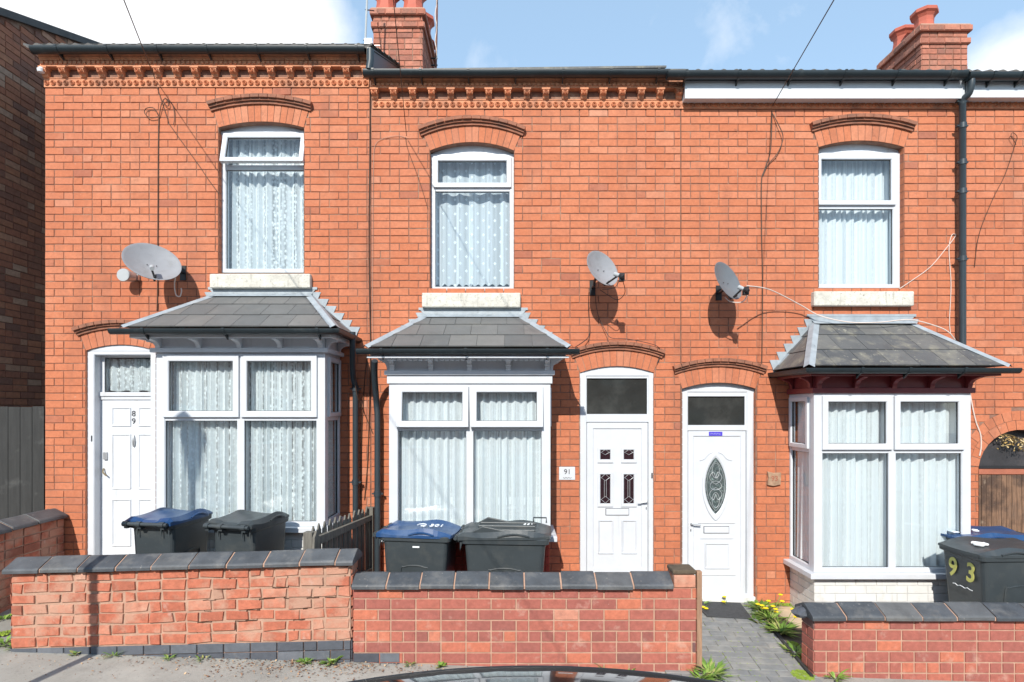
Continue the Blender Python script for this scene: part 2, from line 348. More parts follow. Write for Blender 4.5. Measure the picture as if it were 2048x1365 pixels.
def spline(pts, n=6):
    """Catmull-Rom through pts"""
    P = [Vector(p) for p in pts]; out = []
    for i in range(len(P) - 1):
        a, b, c, d = P[max(i - 1, 0)], P[i], P[i + 1], P[min(i + 2, len(P) - 1)]
        for k in range(n):
            t = k / n
            out.append(.5 * ((2 * b) + (c - a) * t + (2 * a - 5 * b + 4 * c - d) * t * t + (3 * b - a - 3 * c + d) * t ** 3))
    return out + [P[-1]]

# ---------------------------------------------------------------- bricks
class Opening:
    """opening in a wall plane: centre u, half width a, bottom, springing, rise; ring = thickness of the arch bricks"""
    def __init__(s, u0, u1, vb, vs, rise=0, ring=0):
        s.c = (u0 + u1) / 2; s.a = (u1 - u0) / 2; s.vb = vb; s.vs = vs; s.rise = rise; s.t = ring
        if rise: s.R = (s.a ** 2 + rise ** 2) / (2 * rise); s.vc = vs + rise - s.R; s.th = math.atan2(s.a, vs - s.vc)
    def hw(s, v):
        if v <= s.vb or (not s.rise and v >= s.vs): return 0
        if v <= s.vs: return s.a
        d = s.R ** 2 - (v - s.vc) ** 2
        return math.sqrt(d) if d > 0 else 0
    def hwr(s, v):
        h = s.hw(v)
        if s.rise and v > s.vs - .01:
            d = (s.R + s.t) ** 2 - (v - s.vc) ** 2
            if d > 0: h = max(h, min(math.sqrt(d), (v - s.vc) * math.tan(min(s.th, 1.45)) if s.th < 1.45 else 99))
        return h
def subtract(u0, u1, holes):
    iv = [(u0, u1)]
    for a, b in holes:
        nx = []
        for x, y in iv:
            if b <= x or a >= y: nx.append((x, y)); continue
            if a > x: nx.append((x, a))
            if b < y: nx.append((b, y))
        iv = nx
    return iv
def bricks(T, u0, u1, v0, v1, ops=(), course=.0903, L=.2297, joint=.007, seed=1, bond='stretcher', tone=None, jit=.0012,
           proj=.0, headers=.12, bev=.003, ragged=0):
    """courses counted down from v1; returns MB of brick fronts"""
    mb = MB(T); r = random.Random(seed); v = v1; row = 0
    while v > v0 + .02:
        vb = max(v - course, v0); vm = (v + vb) / 2
        holes = [(o.c - o.hwr(vm), o.c + o.hwr(vm)) for o in ops if o.hwr(vm) > 0]
        for (ia, ib) in subtract(u0, u1, holes):
            u = u0 - (0 if row % 2 == 0 else L / 2) if bond != 'header' else u0 - (row % 2) * L / 4
            us = []
            while u < ib:
                w = L / 2 if bond == 'header' or r.random() < headers else L
                if bond == 'garden' and row == 4: w = L / 2
                us.append((u, u + w)); u += w
            for a, b in us:
                a2, b2 = max(a, ia), min(b, ib)
                if b2 - a2 < .02: continue
                j = joint / 2
                aa, bb, ca, cb = a2 + j, b2 - j, vb + j, v - j
                if bb - aa < .01 or cb - ca < .01: continue
                q = lambda: r.uniform(-jit, jit)
                w = proj + abs(q()) * 1.6
                rg = lambda: r.uniform(-ragged, ragged)
                c4 = [(aa + rg(), ca + rg()), (bb + rg(), ca + rg()), (bb + rg(), cb + rg()), (aa + rg(), cb + rg())]
                tn = tone(r, (a + b) / 2, vm) if tone else r.random()
                e = bev
                ins = [(c4[0][0] + e, c4[0][1] + e), (c4[1][0] - e, c4[1][1] + e), (c4[2][0] - e, c4[2][1] - e), (c4[3][0] + e, c4[3][1] - e)]
                pts = [(x, y, w + abs(q())) for x, y in ins] + [(x, y, w - .007) for x, y in c4]
                mb.faces(pts, [(0, 1, 2, 3), (4, 5, 1, 0), (5, 6, 2, 1), (6, 7, 3, 2), (7, 4, 0, 3)], (tn, r.random(), r.random()))
        v -= course; row += 1
    return mb
def backing(T, u0, u1, v0, v1, ops=(), w=-.0045, depth=.25, top=True):
    """mortar bed with the openings cut out, plus jambs, soffits and end faces"""
    mb = MB(T); lv = {v0, v1}
    for o in ops:
        lv |= {o.vb, o.vs}
        if o.rise:
            for k in range(1, 9): lv.add(o.vc + o.R * math.cos(o.th * k / 8))
            lv.add(o.vs + o.rise)
    lv = sorted(x for x in lv if v0 <= x <= v1)
    for a, b in zip(lv, lv[1:]):
        if b - a < 1e-5: continue
        e = 1e-6; act = sorted([o for o in ops if o.hw((a + b) / 2) > 0], key=lambda o: o.c)
        edge = [(u0, u0)]
        for o in act: ha, hb = o.hw(a + e), o.hw(b - e); edge += [(o.c - ha, o.c - hb), (o.c + ha, o.c + hb)]
        edge.append((u1, u1))
        for i in range(0, len(edge), 2):
            (la, lb), (ra, rb) = edge[i], edge[i + 1]
            mb.face([(la, a, w), (ra, a, w), (rb, b, w), (lb, b, w)])
        for i in range(1, len(edge) - 1):
            (ea, eb) = edge[i]; mb.face([(ea, a, w), (eb, b, w), (eb, b, -depth), (ea, a, -depth)])
    for u in (u0, u1): mb.face([(u, v0, w), (u, v1, w), (u, v1, -depth), (u, v0, -depth)])
    mb.face([(u0, v1, w), (u1, v1, w), (u1, v1, -depth), (u0, v1, -depth)])
    mb.face([(u0, v0, w), (u1, v0, w), (u1, v0, -depth), (u0, v0, -depth)])
    return mb
def reveal_bricks(mb, T_unused, o, course, v1, seed, depth=.115):
    """bricks on the jambs of an opening so the returns are coursed too"""
    r = random.Random(seed); v = v1
    while v > o.vb + .02:
        vb = v - course
        if v <= o.vs + .03:
            for sgn in (-1, 1):
                u = o.c + sgn * (o.a - .004)
                t = (r.random() * .6, r.random(), r.random())
                mb.face([(u, max(vb, o.vb) + .004, .001), (u, v - .004, .001), (u, v - .004, -depth), (u, max(vb, o.vb) + .004, -depth)], t)
        v = vb
def voussoirs(mb, o, n, rings=1, seed=3, proj=.006, depth=.12):
    r = random.Random(seed); t = o.t / rings
    for k in range(rings):
        r0, r1 = o.R + k * t + .002, o.R + (k + 1) * t - .003
        nn = int(n * (1 + .2 * k))
        th = min(o.th, 1.5)
        for i in range(nn):
            a0 = -th + 2 * th * i / nn + .0035 / r0; a1 = -th + 2 * th * (i + 1) / nn - .0035 / r0
            P = lambda rr, a: (o.c + rr * math.sin(a), o.vc + rr * math.cos(a))
            q = [P(r0, a0), P(r0, a1), P(r1, a1), P(r1, a0)]
            w = proj + r.uniform(-.001, .001)
            pts = [(x, y, w) for x, y in q] + [(x, y, -depth) for x, y in q]
            mb.faces(pts, [(0, 1, 2, 3), (4, 5, 1, 0), (5, 6, 2, 1), (6, 7, 3, 2), (7, 4, 0, 3)], (r.uniform(.25, .95), r.random(), r.random()))
def arch_mortar(o, T, extra=0):
    mb = MB(T); n = 20; th = min(o.th, 1.5)
    P = lambda rr, a: (o.c + rr * math.sin(a), o.vc + rr * math.cos(a))
    for i in range(n):
        a0 = -th + 2 * th * i / n; a1 = -th + 2 * th * (i + 1) / n
        q = [P(o.R + .001, a0), P(o.R + .001, a1), P(o.R + o.t, a1), P(o.R + o.t, a0)]
        mb.face([(x, y, .001) for x, y in q])
    return mb
def hood(o, T, parent, mat='terra_dark', over=.05, th=.085):
    """moulded label over an arch: two stepped rolls with separate terracotta blocks"""
    mb = MB(T); n = 12; ang = o.th + over / (o.R + o.t)
    P = lambda rr, a: (o.c + rr * math.sin(a), o.vc + rr * math.cos(a))
    base = o.R + o.t
    for (ra, rb, pr) in ((.0, .028, .03), (.028, .055, .05), (.055, th, .075)):
        for i in range(n):
            g = .004 / base if rb == th else .001 / base
            a0 = -ang + 2 * ang * i / n + g; a1 = -ang + 2 * ang * (i + 1) / n - g
            q = [P(base + ra, a0), P(base + ra, a1), P(base + rb, a1), P(base + rb, a0)]
            pts = [(x, y, pr) for x, y in q] + [(x, y, 0) for x, y in q]
            mb.faces(pts, [(0, 1, 2, 3), (4, 5, 1, 0), (5, 6, 2, 1), (6, 7, 3, 2), (7, 4, 0, 3)])
    return mb.build('hood_mould', mat, parent)

# ---------------------------------------------------------------- world and sun
az, el = .20, .75
sd = Vector((az, 1, -el)).normalized()
sun = bpy.data.lights.new('sun', 'SUN'); sun.energy = 4.6; sun.angle = R(.53); sun.color = (1, .95, .87)
so = bpy.data.objects.new('sun', sun); C.objects.link(so); so.rotation_euler = sd.to_track_quat('-Z', 'Y').to_euler(); so.location = (-3, -20, 20)
W = bpy.data.worlds.new('World'); sc.world = W; W.use_nodes = True; nt = W.node_tree; nt.nodes.clear()
wo = nt.nodes.new('ShaderNodeOutputWorld'); bg = N(nt, 'ShaderNodeBackground', Strength=.14)
sk = nt.nodes.new('ShaderNodeTexSky'); sk.sky_type = 'NISHITA'; sk.sun_disc = False
sk.sun_elevation = math.asin(-sd.z); sk.sun_rotation = math.atan2(-sd.x, -sd.y); sk.air_density = 1.0; sk.dust_density = .2; sk.ozone_density = 1.6
tc = nt.nodes.new('ShaderNodeTexCoord')
def blob(px, py, r0, r1, sx=1.0, sz=1.0):
    """soft patch of the sky round a direction"""
    d = Vector(((px - CX) / F, 1, (CY - py) / F)).normalized()
    s = N(nt, 'ShaderNodeVectorMath', operation='SUBTRACT'); nt.links.new(tc.outputs['Generated'], s.inputs[0]); s.inputs[1].default_value = d
    m = N(nt, 'ShaderNodeVectorMath', operation='MULTIPLY'); nt.links.new(s.outputs[0], m.inputs[0]); m.inputs[1].default_value = (sx, sx, sz)
    l = N(nt, 'ShaderNodeVectorMath', operation='LENGTH'); nt.links.new(m.outputs[0], l.inputs[0])
    mr = N(nt, 'ShaderNodeMapRange'); nt.links.new(l.outputs['Value'], mr.inputs[0])
    mr.inputs[1].default_value = r1; mr.inputs[2].default_value = r0; mr.inputs[3].default_value = 0; mr.inputs[4].default_value = 1
    return mr.outputs[0]
def mth(op, a, b):
    n = nt.nodes.new('ShaderNodeMath'); n.operation = op; n.use_clamp = False
    for i, v in enumerate((a, b)):
        if isinstance(v, (int, float)): n.inputs[i].default_value = v
        else: nt.links.new(v, n.inputs[i])
    return n.outputs[0]
nz = noise(nt, 5.5, 8, .58, tc.outputs['Generated'], .3)
nz2 = noise(nt, 3.0, 7, .6, tc.outputs['Generated'], .6)
b1 = blob(170, -60, .235, .345, 1.0, 1.1)
b2 = blob(2110, 150, .04, .17, 1.0, 1.3)
b3 = blob(1520, 60, .02, .26, 1.0, 1.2)
b4 = blob(1000, 140, .0, .10, .6, 2.0)
cl = mth('ADD', mth('MULTIPLY', b1, 1.1), mth('ADD', mth('MULTIPLY', b2, .75), mth('ADD', mth('MULTIPLY', b3, .22), mth('MULTIPLY', b4, .22))))
gen = mth('MULTIPLY', nz2, .45)
tot = mth('ADD', mth('SUBTRACT', mth('ADD', cl, mth('MULTIPLY', nz, .8)), .60), mth('SUBTRACT', gen, .22))
mask = ramp(nt, tot, [(.02, (0, 0, 0)), (.28, (.6, .6, .6)), (.5, (1, 1, 1))])
skyc = mixc(nt, .6, mixc(nt, 1.0, sk.outputs[0], (1.8, 1.75, 1.6), 'MULTIPLY'), (2.75, 4.05, 5.5))
colr = mixc(nt, mask, skyc, (7.2, 7.3, 7.5))
nt.links.new(colr, bg.inputs[0]); nt.links.new(bg.outputs[0], wo.inputs[0])
sc.view_settings.view_transform = 'Standard'; sc.view_settings.look = 'None'; sc.view_settings.exposure = .31; sc.view_settings.gamma = 1
sc.cycles.max_bounces = 8; sc.cycles.transparent_max_bounces = 12

# ================================================================ ground
def sheet(name, mat, x0, x1, y0, y1, dz, kind='structure', nx=2, label=None, cat=None):
    mb = MB(); n = nx
    for i in range(n):
        a, b = x0 + (x1 - x0) * i / n, x0 + (x1 - x0) * (i + 1) / n
        mb.face([(a, y0, gz(a) + dz), (b, y0, gz(b) + dz), (b, y1, gz(b) + dz), (a, y1, gz(a) + dz)])
    o = mb.build(name, mat); return tag(o, label, cat, None, kind)
sheet('ground', 'earth', -160, 160, -120, 160, -.17, label='bare ground under the street and houses')
sheet('road', 'road', -60, 60, -10.9, -3.86, -.12, label='grey asphalt road')
sheet('pavement', 'asphalt', -30, 30, -3.72, -1.60, 0, label='worn grey asphalt pavement along the garden walls')
sheet('far_pavement', 'asphalt', -30, 30, -13.4, -11.0, -.004, label='asphalt pavement across the street')
mb = MB(); mb.faces([(-12, -1.62, gz(-12) - .004), (12, -1.62, gz(12) - .004), (12, 0, gg(12, 0) - .004), (-12, 0, gg(-12, 0) - .004), (12, .4, gg(12, 0) - .004), (-12, .4, gg(-12, 0) - .004)], [(0, 1, 2, 3), (3, 2, 4, 5)])
tag(mb.build('front_garden', 'slab'), 'dirty concrete paving of the front gardens', None, None, 'structure')
for y0, y1 in ((-3.86, -3.72), (-11.02, -10.88)):
    mb = MB()
    for i in range(40):
        a = -18 + i * .9; b = a + .893; ca, cb = gz(a) + .004, gz(b) + .004
        mb.faces([(a, y0, ca), (b, y0, cb), (b, y1, cb), (a, y1, ca), (a, y0, ca - .3), (b, y0, cb - .3), (b, y1, cb - .3), (a, y1, ca - .3)],
                 [(0, 1, 2, 3), (0, 4, 5, 1), (3, 2, 6, 7), (1, 5, 6, 2), (0, 3, 7, 4)])
    tag(mb.build('kerb', 'kerb'), 'stone kerb edging', None, None, 'structure')
# blue-brick path to the two doors
def path_T(u, v, w):
    x = 1.40 + u + .10 * (v + 1.7) * .55; return (x, v, gg(x, v) + .012 + w)
pb = bricks(path_T, 0, 1.40, -1.90, -.02, course=.112, L=.26, joint=.007, seed=5, headers=.02, jit=.002)
tag(pb.build('path', 'paver'), 'path of blue-grey pavers between the two garden walls', None, None, 'structure')
mb = MB()
for va, vb_ in ((-1.9, -1.62), (-1.62, -.8), (-.8, -.02)): mb.face([path_T(u, v, -.006) for u, v in ((0, va), (1.4, va), (1.4, vb_), (0, vb_))])
tag(mb.build('path_bed', 'slab'), 'soil between the path pavers', None, None, 'structure')

# ================================================================ windows
def pframe(mb, u0, u1, v0, v1, bar, w0, w1, ch=.008):
    b = bar if isinstance(bar, tuple) else (bar,) * 4     # left right bottom top
    def loop(f, w, x=0):
        return [(u0 + b[0] * f - x, v0 + b[2] * f - x, w), (u1 - b[1] * f + x, v0 + b[2] * f - x, w), (u1 - b[1] * f + x, v1 - b[3] * f + x, w), (u0 + b[0] * f - x, v1 - b[3] * f + x, w)]
    L = [loop(0, w0), loop(0, w1 - .003), loop(0, w1, -.003), loop(1, w1, ch), loop(1, w1 - ch * 1.3), loop(1, w0)]
    for A, B in zip(L, L[1:]):
        for i in range(4): mb.face([A[i], A[(i + 1) % 4], B[(i + 1) % 4], B[i]])
    for i in range(4): mb.face([L[0][i], L[0][(i + 1) % 4], L[-1][(i + 1) % 4], L[-1][i]])
def tilted(T, v1, w0, ang):
    c, s = math.cos(ang), math.sin(ang)
    return lambda u, v, w: T(u, v1 + (v - v1) * c + (w - w0) * s, w0 + (w - w0) * c - (v - v1) * s)
def sash(parent, T, u0, u1, v0, v1, w, bar=.06, tilt=0, name='casement'):
    """outward opening casement: mitred frame + its pane"""
    TT = tilted(T, v1, w, tilt) if tilt else T
    mb = MB(TT); pframe(mb, u0, u1, v0, v1, bar, w - .03, w + .022)
    b = bar
    mb2 = MB(TT); mb2.box(u0 + b - .004, u1 - b + .004, v0 + b - .004, v1 - b + .004, w - .008, w - .004)
    f = mb.build(name, 'upvc', parent); 
    g = MB(TT); e = .006
    pframe(g, u0 + b - .001, u1 - b + .001, v0 + b - .001, v1 - b + .001, e, w - .012, w + .004, .001)
    g.build('gasket', 'plastic_dark', parent)
    mb2.build('pane', 'glass', parent); return f
def pane(parent, T, u0, u1, v0, v1, w, mat='glass', name='pane'):
    MB(T).box(u0 - .004, u1 + .004, v0 - .004, v1 + .004, w - .004, w).build(name, mat, parent)
    g = MB(T); pframe(g, u0 - .001, u1 + .001, v0 - .001, v1 + .001, .006, w - .006, w + .008, .001); g.build('gasket', 'plastic_dark', parent)
def arch_poly(o, v_from, n=14, inset=0):
    pts = [(o.c - o.a + inset, v_from), (o.c + o.a - inset, v_from)]
    for i in range(n + 1):
        a = o.th - 2 * o.th * i / n
        pts.append((o.c + (o.R - inset) * math.sin(a), o.vc + (o.R - inset) * math.cos(a)))
    return pts
def upper_window(house, o, ytop, ytr, ybot, spec):
    """ytop/ytr/ybot in metres: frame head, transom centre, frame foot"""
    T = front(-.10); win = empty('window', (0, 0, 0), parent=house)
    mb = MB(T); mb.prism(arch_poly(o, ytop + .002), 2, -.03, .006)
    mb.build('arched_head_board', 'paint_white', win)
    m = MB(T); a0, a1 = o.c - o.a - .01, o.c + o.a + .01
    bl, br = spec.get('bars', (.06, .06))
    pframe(m, a0, a1, ybot, ytop, (bl + .01, br + .01, .05, .05), -.04, .03)
    m.build('frame', 'upvc', win)
    m = MB(T); m.box(a0 + bl, a1 - br, ytr - .03, ytr + .03, -.035, .024); m.build('transom', 'upvc', win, bevel=.004)
    # upper light is a top-hung casement, lower light is fixed
    sash(win, T, a0 + bl - .012, a1 - br + .012, ytr + .012, ytop - .035, .034, .058, spec.get('tilt', 0))
    pane(win, T, a0 + bl + .008, a1 - br - .008, ybot + .045, ytr - .028, .002)
    s = spec['sill']; mb = MB(); mb.box(X(s[0], .06), X(s[1], .06), -.075, .12, Z(s[3], .07), Z(s[2], .07))
    sl = mb.build('sill', 'stone', win, bevel=.012)
    return win

# curtains ------------------------------------------------------------
def curtain(label, path, z0, z1, mat, folds=.09, amp=.022, seed=1, hem=0, cat='curtain', group=None, gather=None, name='net_curtain', swag=0, bands=()):
    r = random.Random(seed); L = 0; segs = []
    for a, b in zip(path, path[1:]):
        l = math.hypot(b[0] - a[0], b[1] - a[1]); segs.append((L, l, a, b)); L += l
    n = max(30, int(L / .011)); ph = 0; cols = []; mb = MB(); local = folds
    for i in range(n + 1):
        s = L * i / n
        for (s0, l, a, b) in segs:
            if s <= s0 + l + 1e-9: break
        t = (s - s0) / l; p = Vector((a[0] + (b[0] - a[0]) * t, a[1] + (b[1] - a[1]) * t)); d = Vector((b[0] - a[0], b[1] - a[1])).normalized(); nr = Vector((d.y, -d.x))
        if i % 9 == 0: local = folds * r.uniform(.65, 1.6)
        ph += 2 * math.pi * (L / n) / local
        k = math.sin(ph) + .35 * math.sin(2.3 * ph + 1)
        cols.append((p, nr, k, d, s / L))
    nz = 20 if bands else 10
    rows = []
    for j in range(nz + 1):
        t = j / nz; z = z1 + (z0 - z1) * t; row = []
        for (p, nr, k, d, sl) in cols:
            am = amp * (.55 + .6 * t); q = p + nr * (k * am)
            if gather: # drift sideways towards the foot
                q = q + d * (gather(sl, t))
            zz = z + (hem * math.sin(sl * L * 2 * math.pi / .09) if j == nz else 0) + (swag * abs(math.sin(sl * L * math.pi / .2)) if j == nz else 0)
            row.append(mb.V((q.x, q.y, zz)))
        rows.append(row)
    for A, B in zip(rows, rows[1:]):
        for i in range(len(A) - 1):
            mb.f.append([A[i], A[i + 1], B[i + 1], B[i]]); g = abs(cols[i + 1][2] - cols[i][2]) / max(1e-6, L / n) * amp; dn = min(1, g * .9) ** .8; jj = rows.index(A); dn = max(dn, .85) if jj in bands and (i * 7 + jj) % 3 else dn; mb.t.append((dn, .5, .5))
    return tag(mb.build(name, mat, smooth=True, recalc=False), label, cat, group)

# ================================================================ cornice, gutter, roof, chimney
RX = Matrix.Rotation(R(90), 3, 'X')
def rosette(mb, c, r, n=7, out=.016):
    mb.lathe([(r * .25, .002), (r * .42, out), (r * .62, out * .45), (r * .82, out), (r * 1.0, 0)], c, n, RX)
def cornice(house, x0, x1, zb, corbels=True, x_full=None):
    K = lambda h: zb + .097 + (h - .097) * .864
    main = MB()
    main.box(x0, x1, -.016, .03, zb, zb + .097)
    nb = int((x1 - x0) / .0765); st = (x1 - x0) / nb
    for i in range(nb): rosette(main, (x0 + st * (i + .5), -.016, zb + .047), .034)
    c = main.build('cornice', 'terra', house)
    if not corbels: return c
    m = MB()
    m.sweep([(x0, 0), (x1, 0)], [(0, zb + .097), (.022, zb + .10), (.022, zb + .112), (0, zb + .118)])
    # crenellated strip at the foot of the panels
    x = x0 + .12
    m.box(x0, x1, -.075, .03, K(.235), K(.262))
    m.build('bed_mould', 'terra', c)
    d = MB(); x = x0 + .012
    while x < x1 - .03: d.box(x, x + .034, -.088, -.06, K(.262), K(.302)); x += .0565
    d.box(x0, x1, -.072, .03, K(.262), K(.31))
    d.build('dentil_course', 'terra', c)
    t = MB(); x = x0
    while x < x1 - .02:
        xe = min(x + .245, x1)
        t.sweep([(x + .002, 0), (xe - .002, 0)], [(-.03, K(.312)), (.085, K(.312)), (.088, K(.330)), (.100, K(.343)), (.105, K(.362)), (.118, K(.37)), (.118, K(.385)), (-.03, K(.392))])
        x = xe
    t.build('crown_mould', 'terra', c)
    n = int((x1 - x0) / .231); st = (x1 - x0 - .07) / n; first = None
    for i in range(n + 1):
        xc = x0 + .035 + st * i
        if first is None:
            b = MB(); b.box(-.05, .05, -.088, 0, .096, .118)
            b.prism([(0, .005), (0, .10), (-.08, .10), (-.084, .078), (-.072, .05), (-.05, .04), (-.035, .012)], 0, -.036, .036)
            rosette(b, (0, -.082, .066), .030, 6, .014)
            first = b.build('corbel', 'terra', c); first.location = (xc, 0, zb + .099)
        else:
            q = first.copy(); C.objects.link(q); q.parent = c; q.location = (xc, 0, zb + .099)
    return c
def halfround(r=.055, t=.006, n=10, lip=.008):
    o = [(r * math.cos(a), r * math.sin(a)) for a in [math.pi + math.pi * i / n for i in range(n + 1)]]
    i_ = [((r - t) * math.cos(a), (r - t) * math.sin(a)) for a in [2 * math.pi - math.pi * i / n for i in range(n + 1)]]
    return o + [(r, lip), (r - t, lip)] + i_ + [(-r + t, lip), (-r, lip)]
def gutter(parent, path, z, r=.055, off=0, fall=0, clips=(), mat='gutter'):
    L0 = path[0]; pts = [(p[0], p[1], z + fall * (p[0] - L0[0])) for p in path]
    m = MB(); m.sweep(pts, [(a, b) for a, b in halfround(r)])
    for e in (pts[0], pts[-1]):
        pass
    # stop ends
    for e, o2 in ((pts[0], pts[1]), (pts[-1], pts[-2])):
        d = (Vector(e[:2]) - Vector(o2[:2])).normalized(); nn = Vector((d.y, -d.x))
        ring = [(r * math.cos(a), r * math.sin(a)) for a in [math.pi + math.pi * i / 10 for i in range(11)]]
        for w in (0, 1):
            pass
        q = [(e[0] + nn.x * a + d.x * .004, e[1] + nn.y * a + d.y * .004, e[2] + b) for a, b in ring]
        m.face(q)
    g = m.build('gutter', mat, parent, smooth=True)
    return g
def clips(parent, xs, y, zf, r=.055, wall=None, name='gutter_bracket'):
    first = None
    for x in xs:
        z = zf(x) if callable(zf) else zf
        if first is None:
            b = MB(); ring = [((r + .006) * math.cos(a), (r + .006) * math.sin(a)) for a in [math.pi + math.pi * i / 10 for i in range(11)]]
            inn = [(r * .98 * p[0] / (r + .006), r * .98 * p[1] / (r + .006)) for p in ring]
            poly = ring + [((r + .006), .014), (r - .004, .014)] + inn[::-1]
            poly = [(p[0], p[1]) for p in poly]
            # ring lies in the y-z plane
            n = len(ring)
            for i in range(n - 1):
                a, bb, c_, d_ = ring[i], ring[i + 1], inn[i + 1], inn[i]
                b.prism([a, bb, c_, d_], 0, -.014, .014)
            b.box(-.014, .014, -(r + .008), -(r - .004), 0, .014)
            back = (wall - y) if wall is not None else r + .04
            b.prism([(r - .01, -.02), (back, .0), (back, -r - .05), (.0, -r - .004)], 0, -.008, .008)
            first = b.build(name, 'gutter', parent); first.location = (x, y, z)
        else:
            q = first.copy(); C.objects.link(q); q.parent = parent; q.location = (x, y, z)
def roof(parent, x0, x1, y0, z0, wave=0, pitch=.466, ridge=4.2, mat='tile'):
    m = MB(); per = .152; nx = max(2, int((x1 - x0) / per) * 8) if wave else 2; ys = [y0 + .0]
    rows = 14; prev = None
    def zz(x, y):
        w = wave * (.5 + .5 * math.cos(2 * math.pi * (x - x0) / per)) ** 1.5 if wave else 0
        return z0 + w + (y - y0) * pitch
    for j in range(rows):
        ya = y0 + (ridge - y0) * j / rows; yb = y0 + (ridge - y0) * (j + 1) / rows
        for i in range(nx):
            a = x0 + (x1 - x0) * i / nx; b = x0 + (x1 - x0) * (i + 1) / nx
            tn = (rnd.random(),) * 3
            m.face([(a, ya - .03, zz(a, ya) + .0), (b, ya - .03, zz(b, ya) + .0), (b, yb, zz(b, yb) - .012), (a, yb, zz(a, yb) - .012)])
            m.face([(a, ya - .03, zz(a, ya)), (b, ya - .03, zz(b, ya)), (b, ya - .03, zz(b, ya) - .018 - (wave * .3)), (a, ya - .03, zz(a, ya) - .018 - wave * .3)])
    zr = z0 + (ridge - y0) * pitch
    m.face([(x0, ridge, zr), (x1, ridge, zr), (x1, 2 * ridge - y0, z0), (x0, 2 * ridge - y0, z0)])
    m.face([(x0, y0, z0 - .03), (x1, y0, z0 - .03), (x1, ridge, zr - .03), (x0, ridge, zr - .03)])
    return m.build('roof', mat, parent, smooth=True, recalc=False)
def pot(parent, x, y, z, s=1, n=8):
    p = [(.20, 0), (.20, .02), (.165, .06), (.135, .13), (.125, .20), (.13, .26), (.155, .30), (.185, .325), (.185, .37), (.165, .385), (.13, .385), (.11, .2)]
    m = MB(); m.lathe([(a * s, b * s) for a, b in p], (x, y, z), n); return m.build('chimney_pot', 'pot', parent, smooth=n > 8, bevel=0)
def chimney(parent, x0, x1, y0, y1, z0, z1, seed):
    st = MB(); st.box(x0 + .005, x1 - .005, y0 + .005, y1 - .005, z0, z1 - .03)
    ch = st.build('chimney', 'mortar', parent)
    tn = lambda r, u, v: r.random() * .75
    def faces(e, za, zb, sd, mb):
        TF = lambda u, v, w: (u, y0 - e - w, v); TL = lambda u, v, w: (x0 - e - w, u, v); TR = lambda u, v, w: (x1 + e + w, u, v)
        for T, a, b, k in ((TF, x0 - e, x1 + e, 1), (TL, y0 - e, y1 + e, 2), (TR, y0 - e, y1 + e, 3)):
            q = bricks(T, a, b, za, zb, course=.083, L=.23, joint=.009, seed=sd + k, tone=tn, headers=.4, jit=.003)
            o = len(mb.v); mb.v += q.v; mb.f += [[i + o for i in f] for f in q.f]; mb.t += q.t
    mb = MB(); faces(0, z0, z1, seed, mb)
    for za, zb, e in ((z1 - .09, z1 - .005, .045), (z1 - .27, z1 - .185, .03)):
        faces(e, za, zb, seed + 9, mb); mb.box(x0 - e + .004, x1 + e - .004, y0 - e + .004, y1 + e - .004, za, zb, (.3, .3, .3))
    mb.build('chimney_brickwork', 'brick_stack', ch)
    f = MB(); f.box(x0 - .03, x1 + .03, y0 - .03, y1 + .03, z1 - .006, z1 + .02); f.build('flaunching', 'mortar_pale', ch, bevel=.008)
    return ch

# ================================================================ bay windows
def clip(poly, a, b, c):
    out = []
    for i in range(len(poly)):
        p, q = poly[i], poly[(i + 1) % len(poly)]; dp, dq = a * p[0] + b * p[1] - c, a * q[0] + b * q[1] - c
        if dp <= 0: out.append(p)
        if dp * dq < 0: t = dp / (dp - dq); out.append((p[0] + (q[0] - p[0]) * t, p[1] + (q[1] - p[1]) * t))
    return out
def slates(mb, P, rows, wid, seed, lift=.009):
    P = [Vector(p) for p in P]; o = P[0]; U = (P[1] - P[0]).normalized()
    c = sum(P, Vector()) / len(P); Nn = U.cross(c - o).normalized()
    if Nn.z < 0: Nn = -Nn
    V = Nn.cross(U); V = V if V.dot(c - o) > 0 else -V
    P2 = [((p - o).dot(U), (p - o).dot(V)) for p in P]; area = sum(P2[i][0] * P2[(i + 1) % len(P2)][1] - P2[(i + 1) % len(P2)][0] * P2[i][1] for i in range(len(P2)))
    if area < 0: P2 = P2[::-1]
    H = max(p[1] for p in P2); u0 = min(p[0] for p in P2); u1 = max(p[0] for p in P2); r = random.Random(seed)
    W3 = lambda u, v, h: o + U * u + V * v + Nn * h
    mb.face([W3(u, v, -.002) for u, v in P2], (.1, .1, .1))
    for j in range(rows):
        v0, v1 = H * j / rows, H * (j + 1) / rows; u = u0 - wid * (.5 if j % 2 else 0) + r.uniform(-.05, .05)
        while u < u1:
            w = wid; dv = r.uniform(-.004, .004)
            q = [(u + .0022, v0 + dv), (u + w - .0022, v0 + dv), (u + w - .0022, v1 + .01), (u + .0022, v1 + .01)]
            for i in range(len(P2)):
                a, b = P2[i], P2[(i + 1) % len(P2)]; nx, ny = b[1] - a[1], -(b[0] - a[0])
                if q: q = clip(q, nx, ny, nx * a[0] + ny * a[1])
            if len(q) >= 3:
                t = (r.random(), r.random(), r.random()); hh = lambda v: lift * (1 - (v - v0) / (v1 - v0)) + .003 + r.uniform(-.0008, .0008)
                top = [W3(p[0], p[1], hh(p[1])) for p in q]; bot = [W3(p[0], p[1], -.001) for p in q]
                mb.face(top, t)
                for i in range(len(q)): mb.face([top[i], top[(i + 1) % len(q)], bot[(i + 1) % len(q)], bot[i]], (t[0] * .4, t[1], t[2]))
            u += w
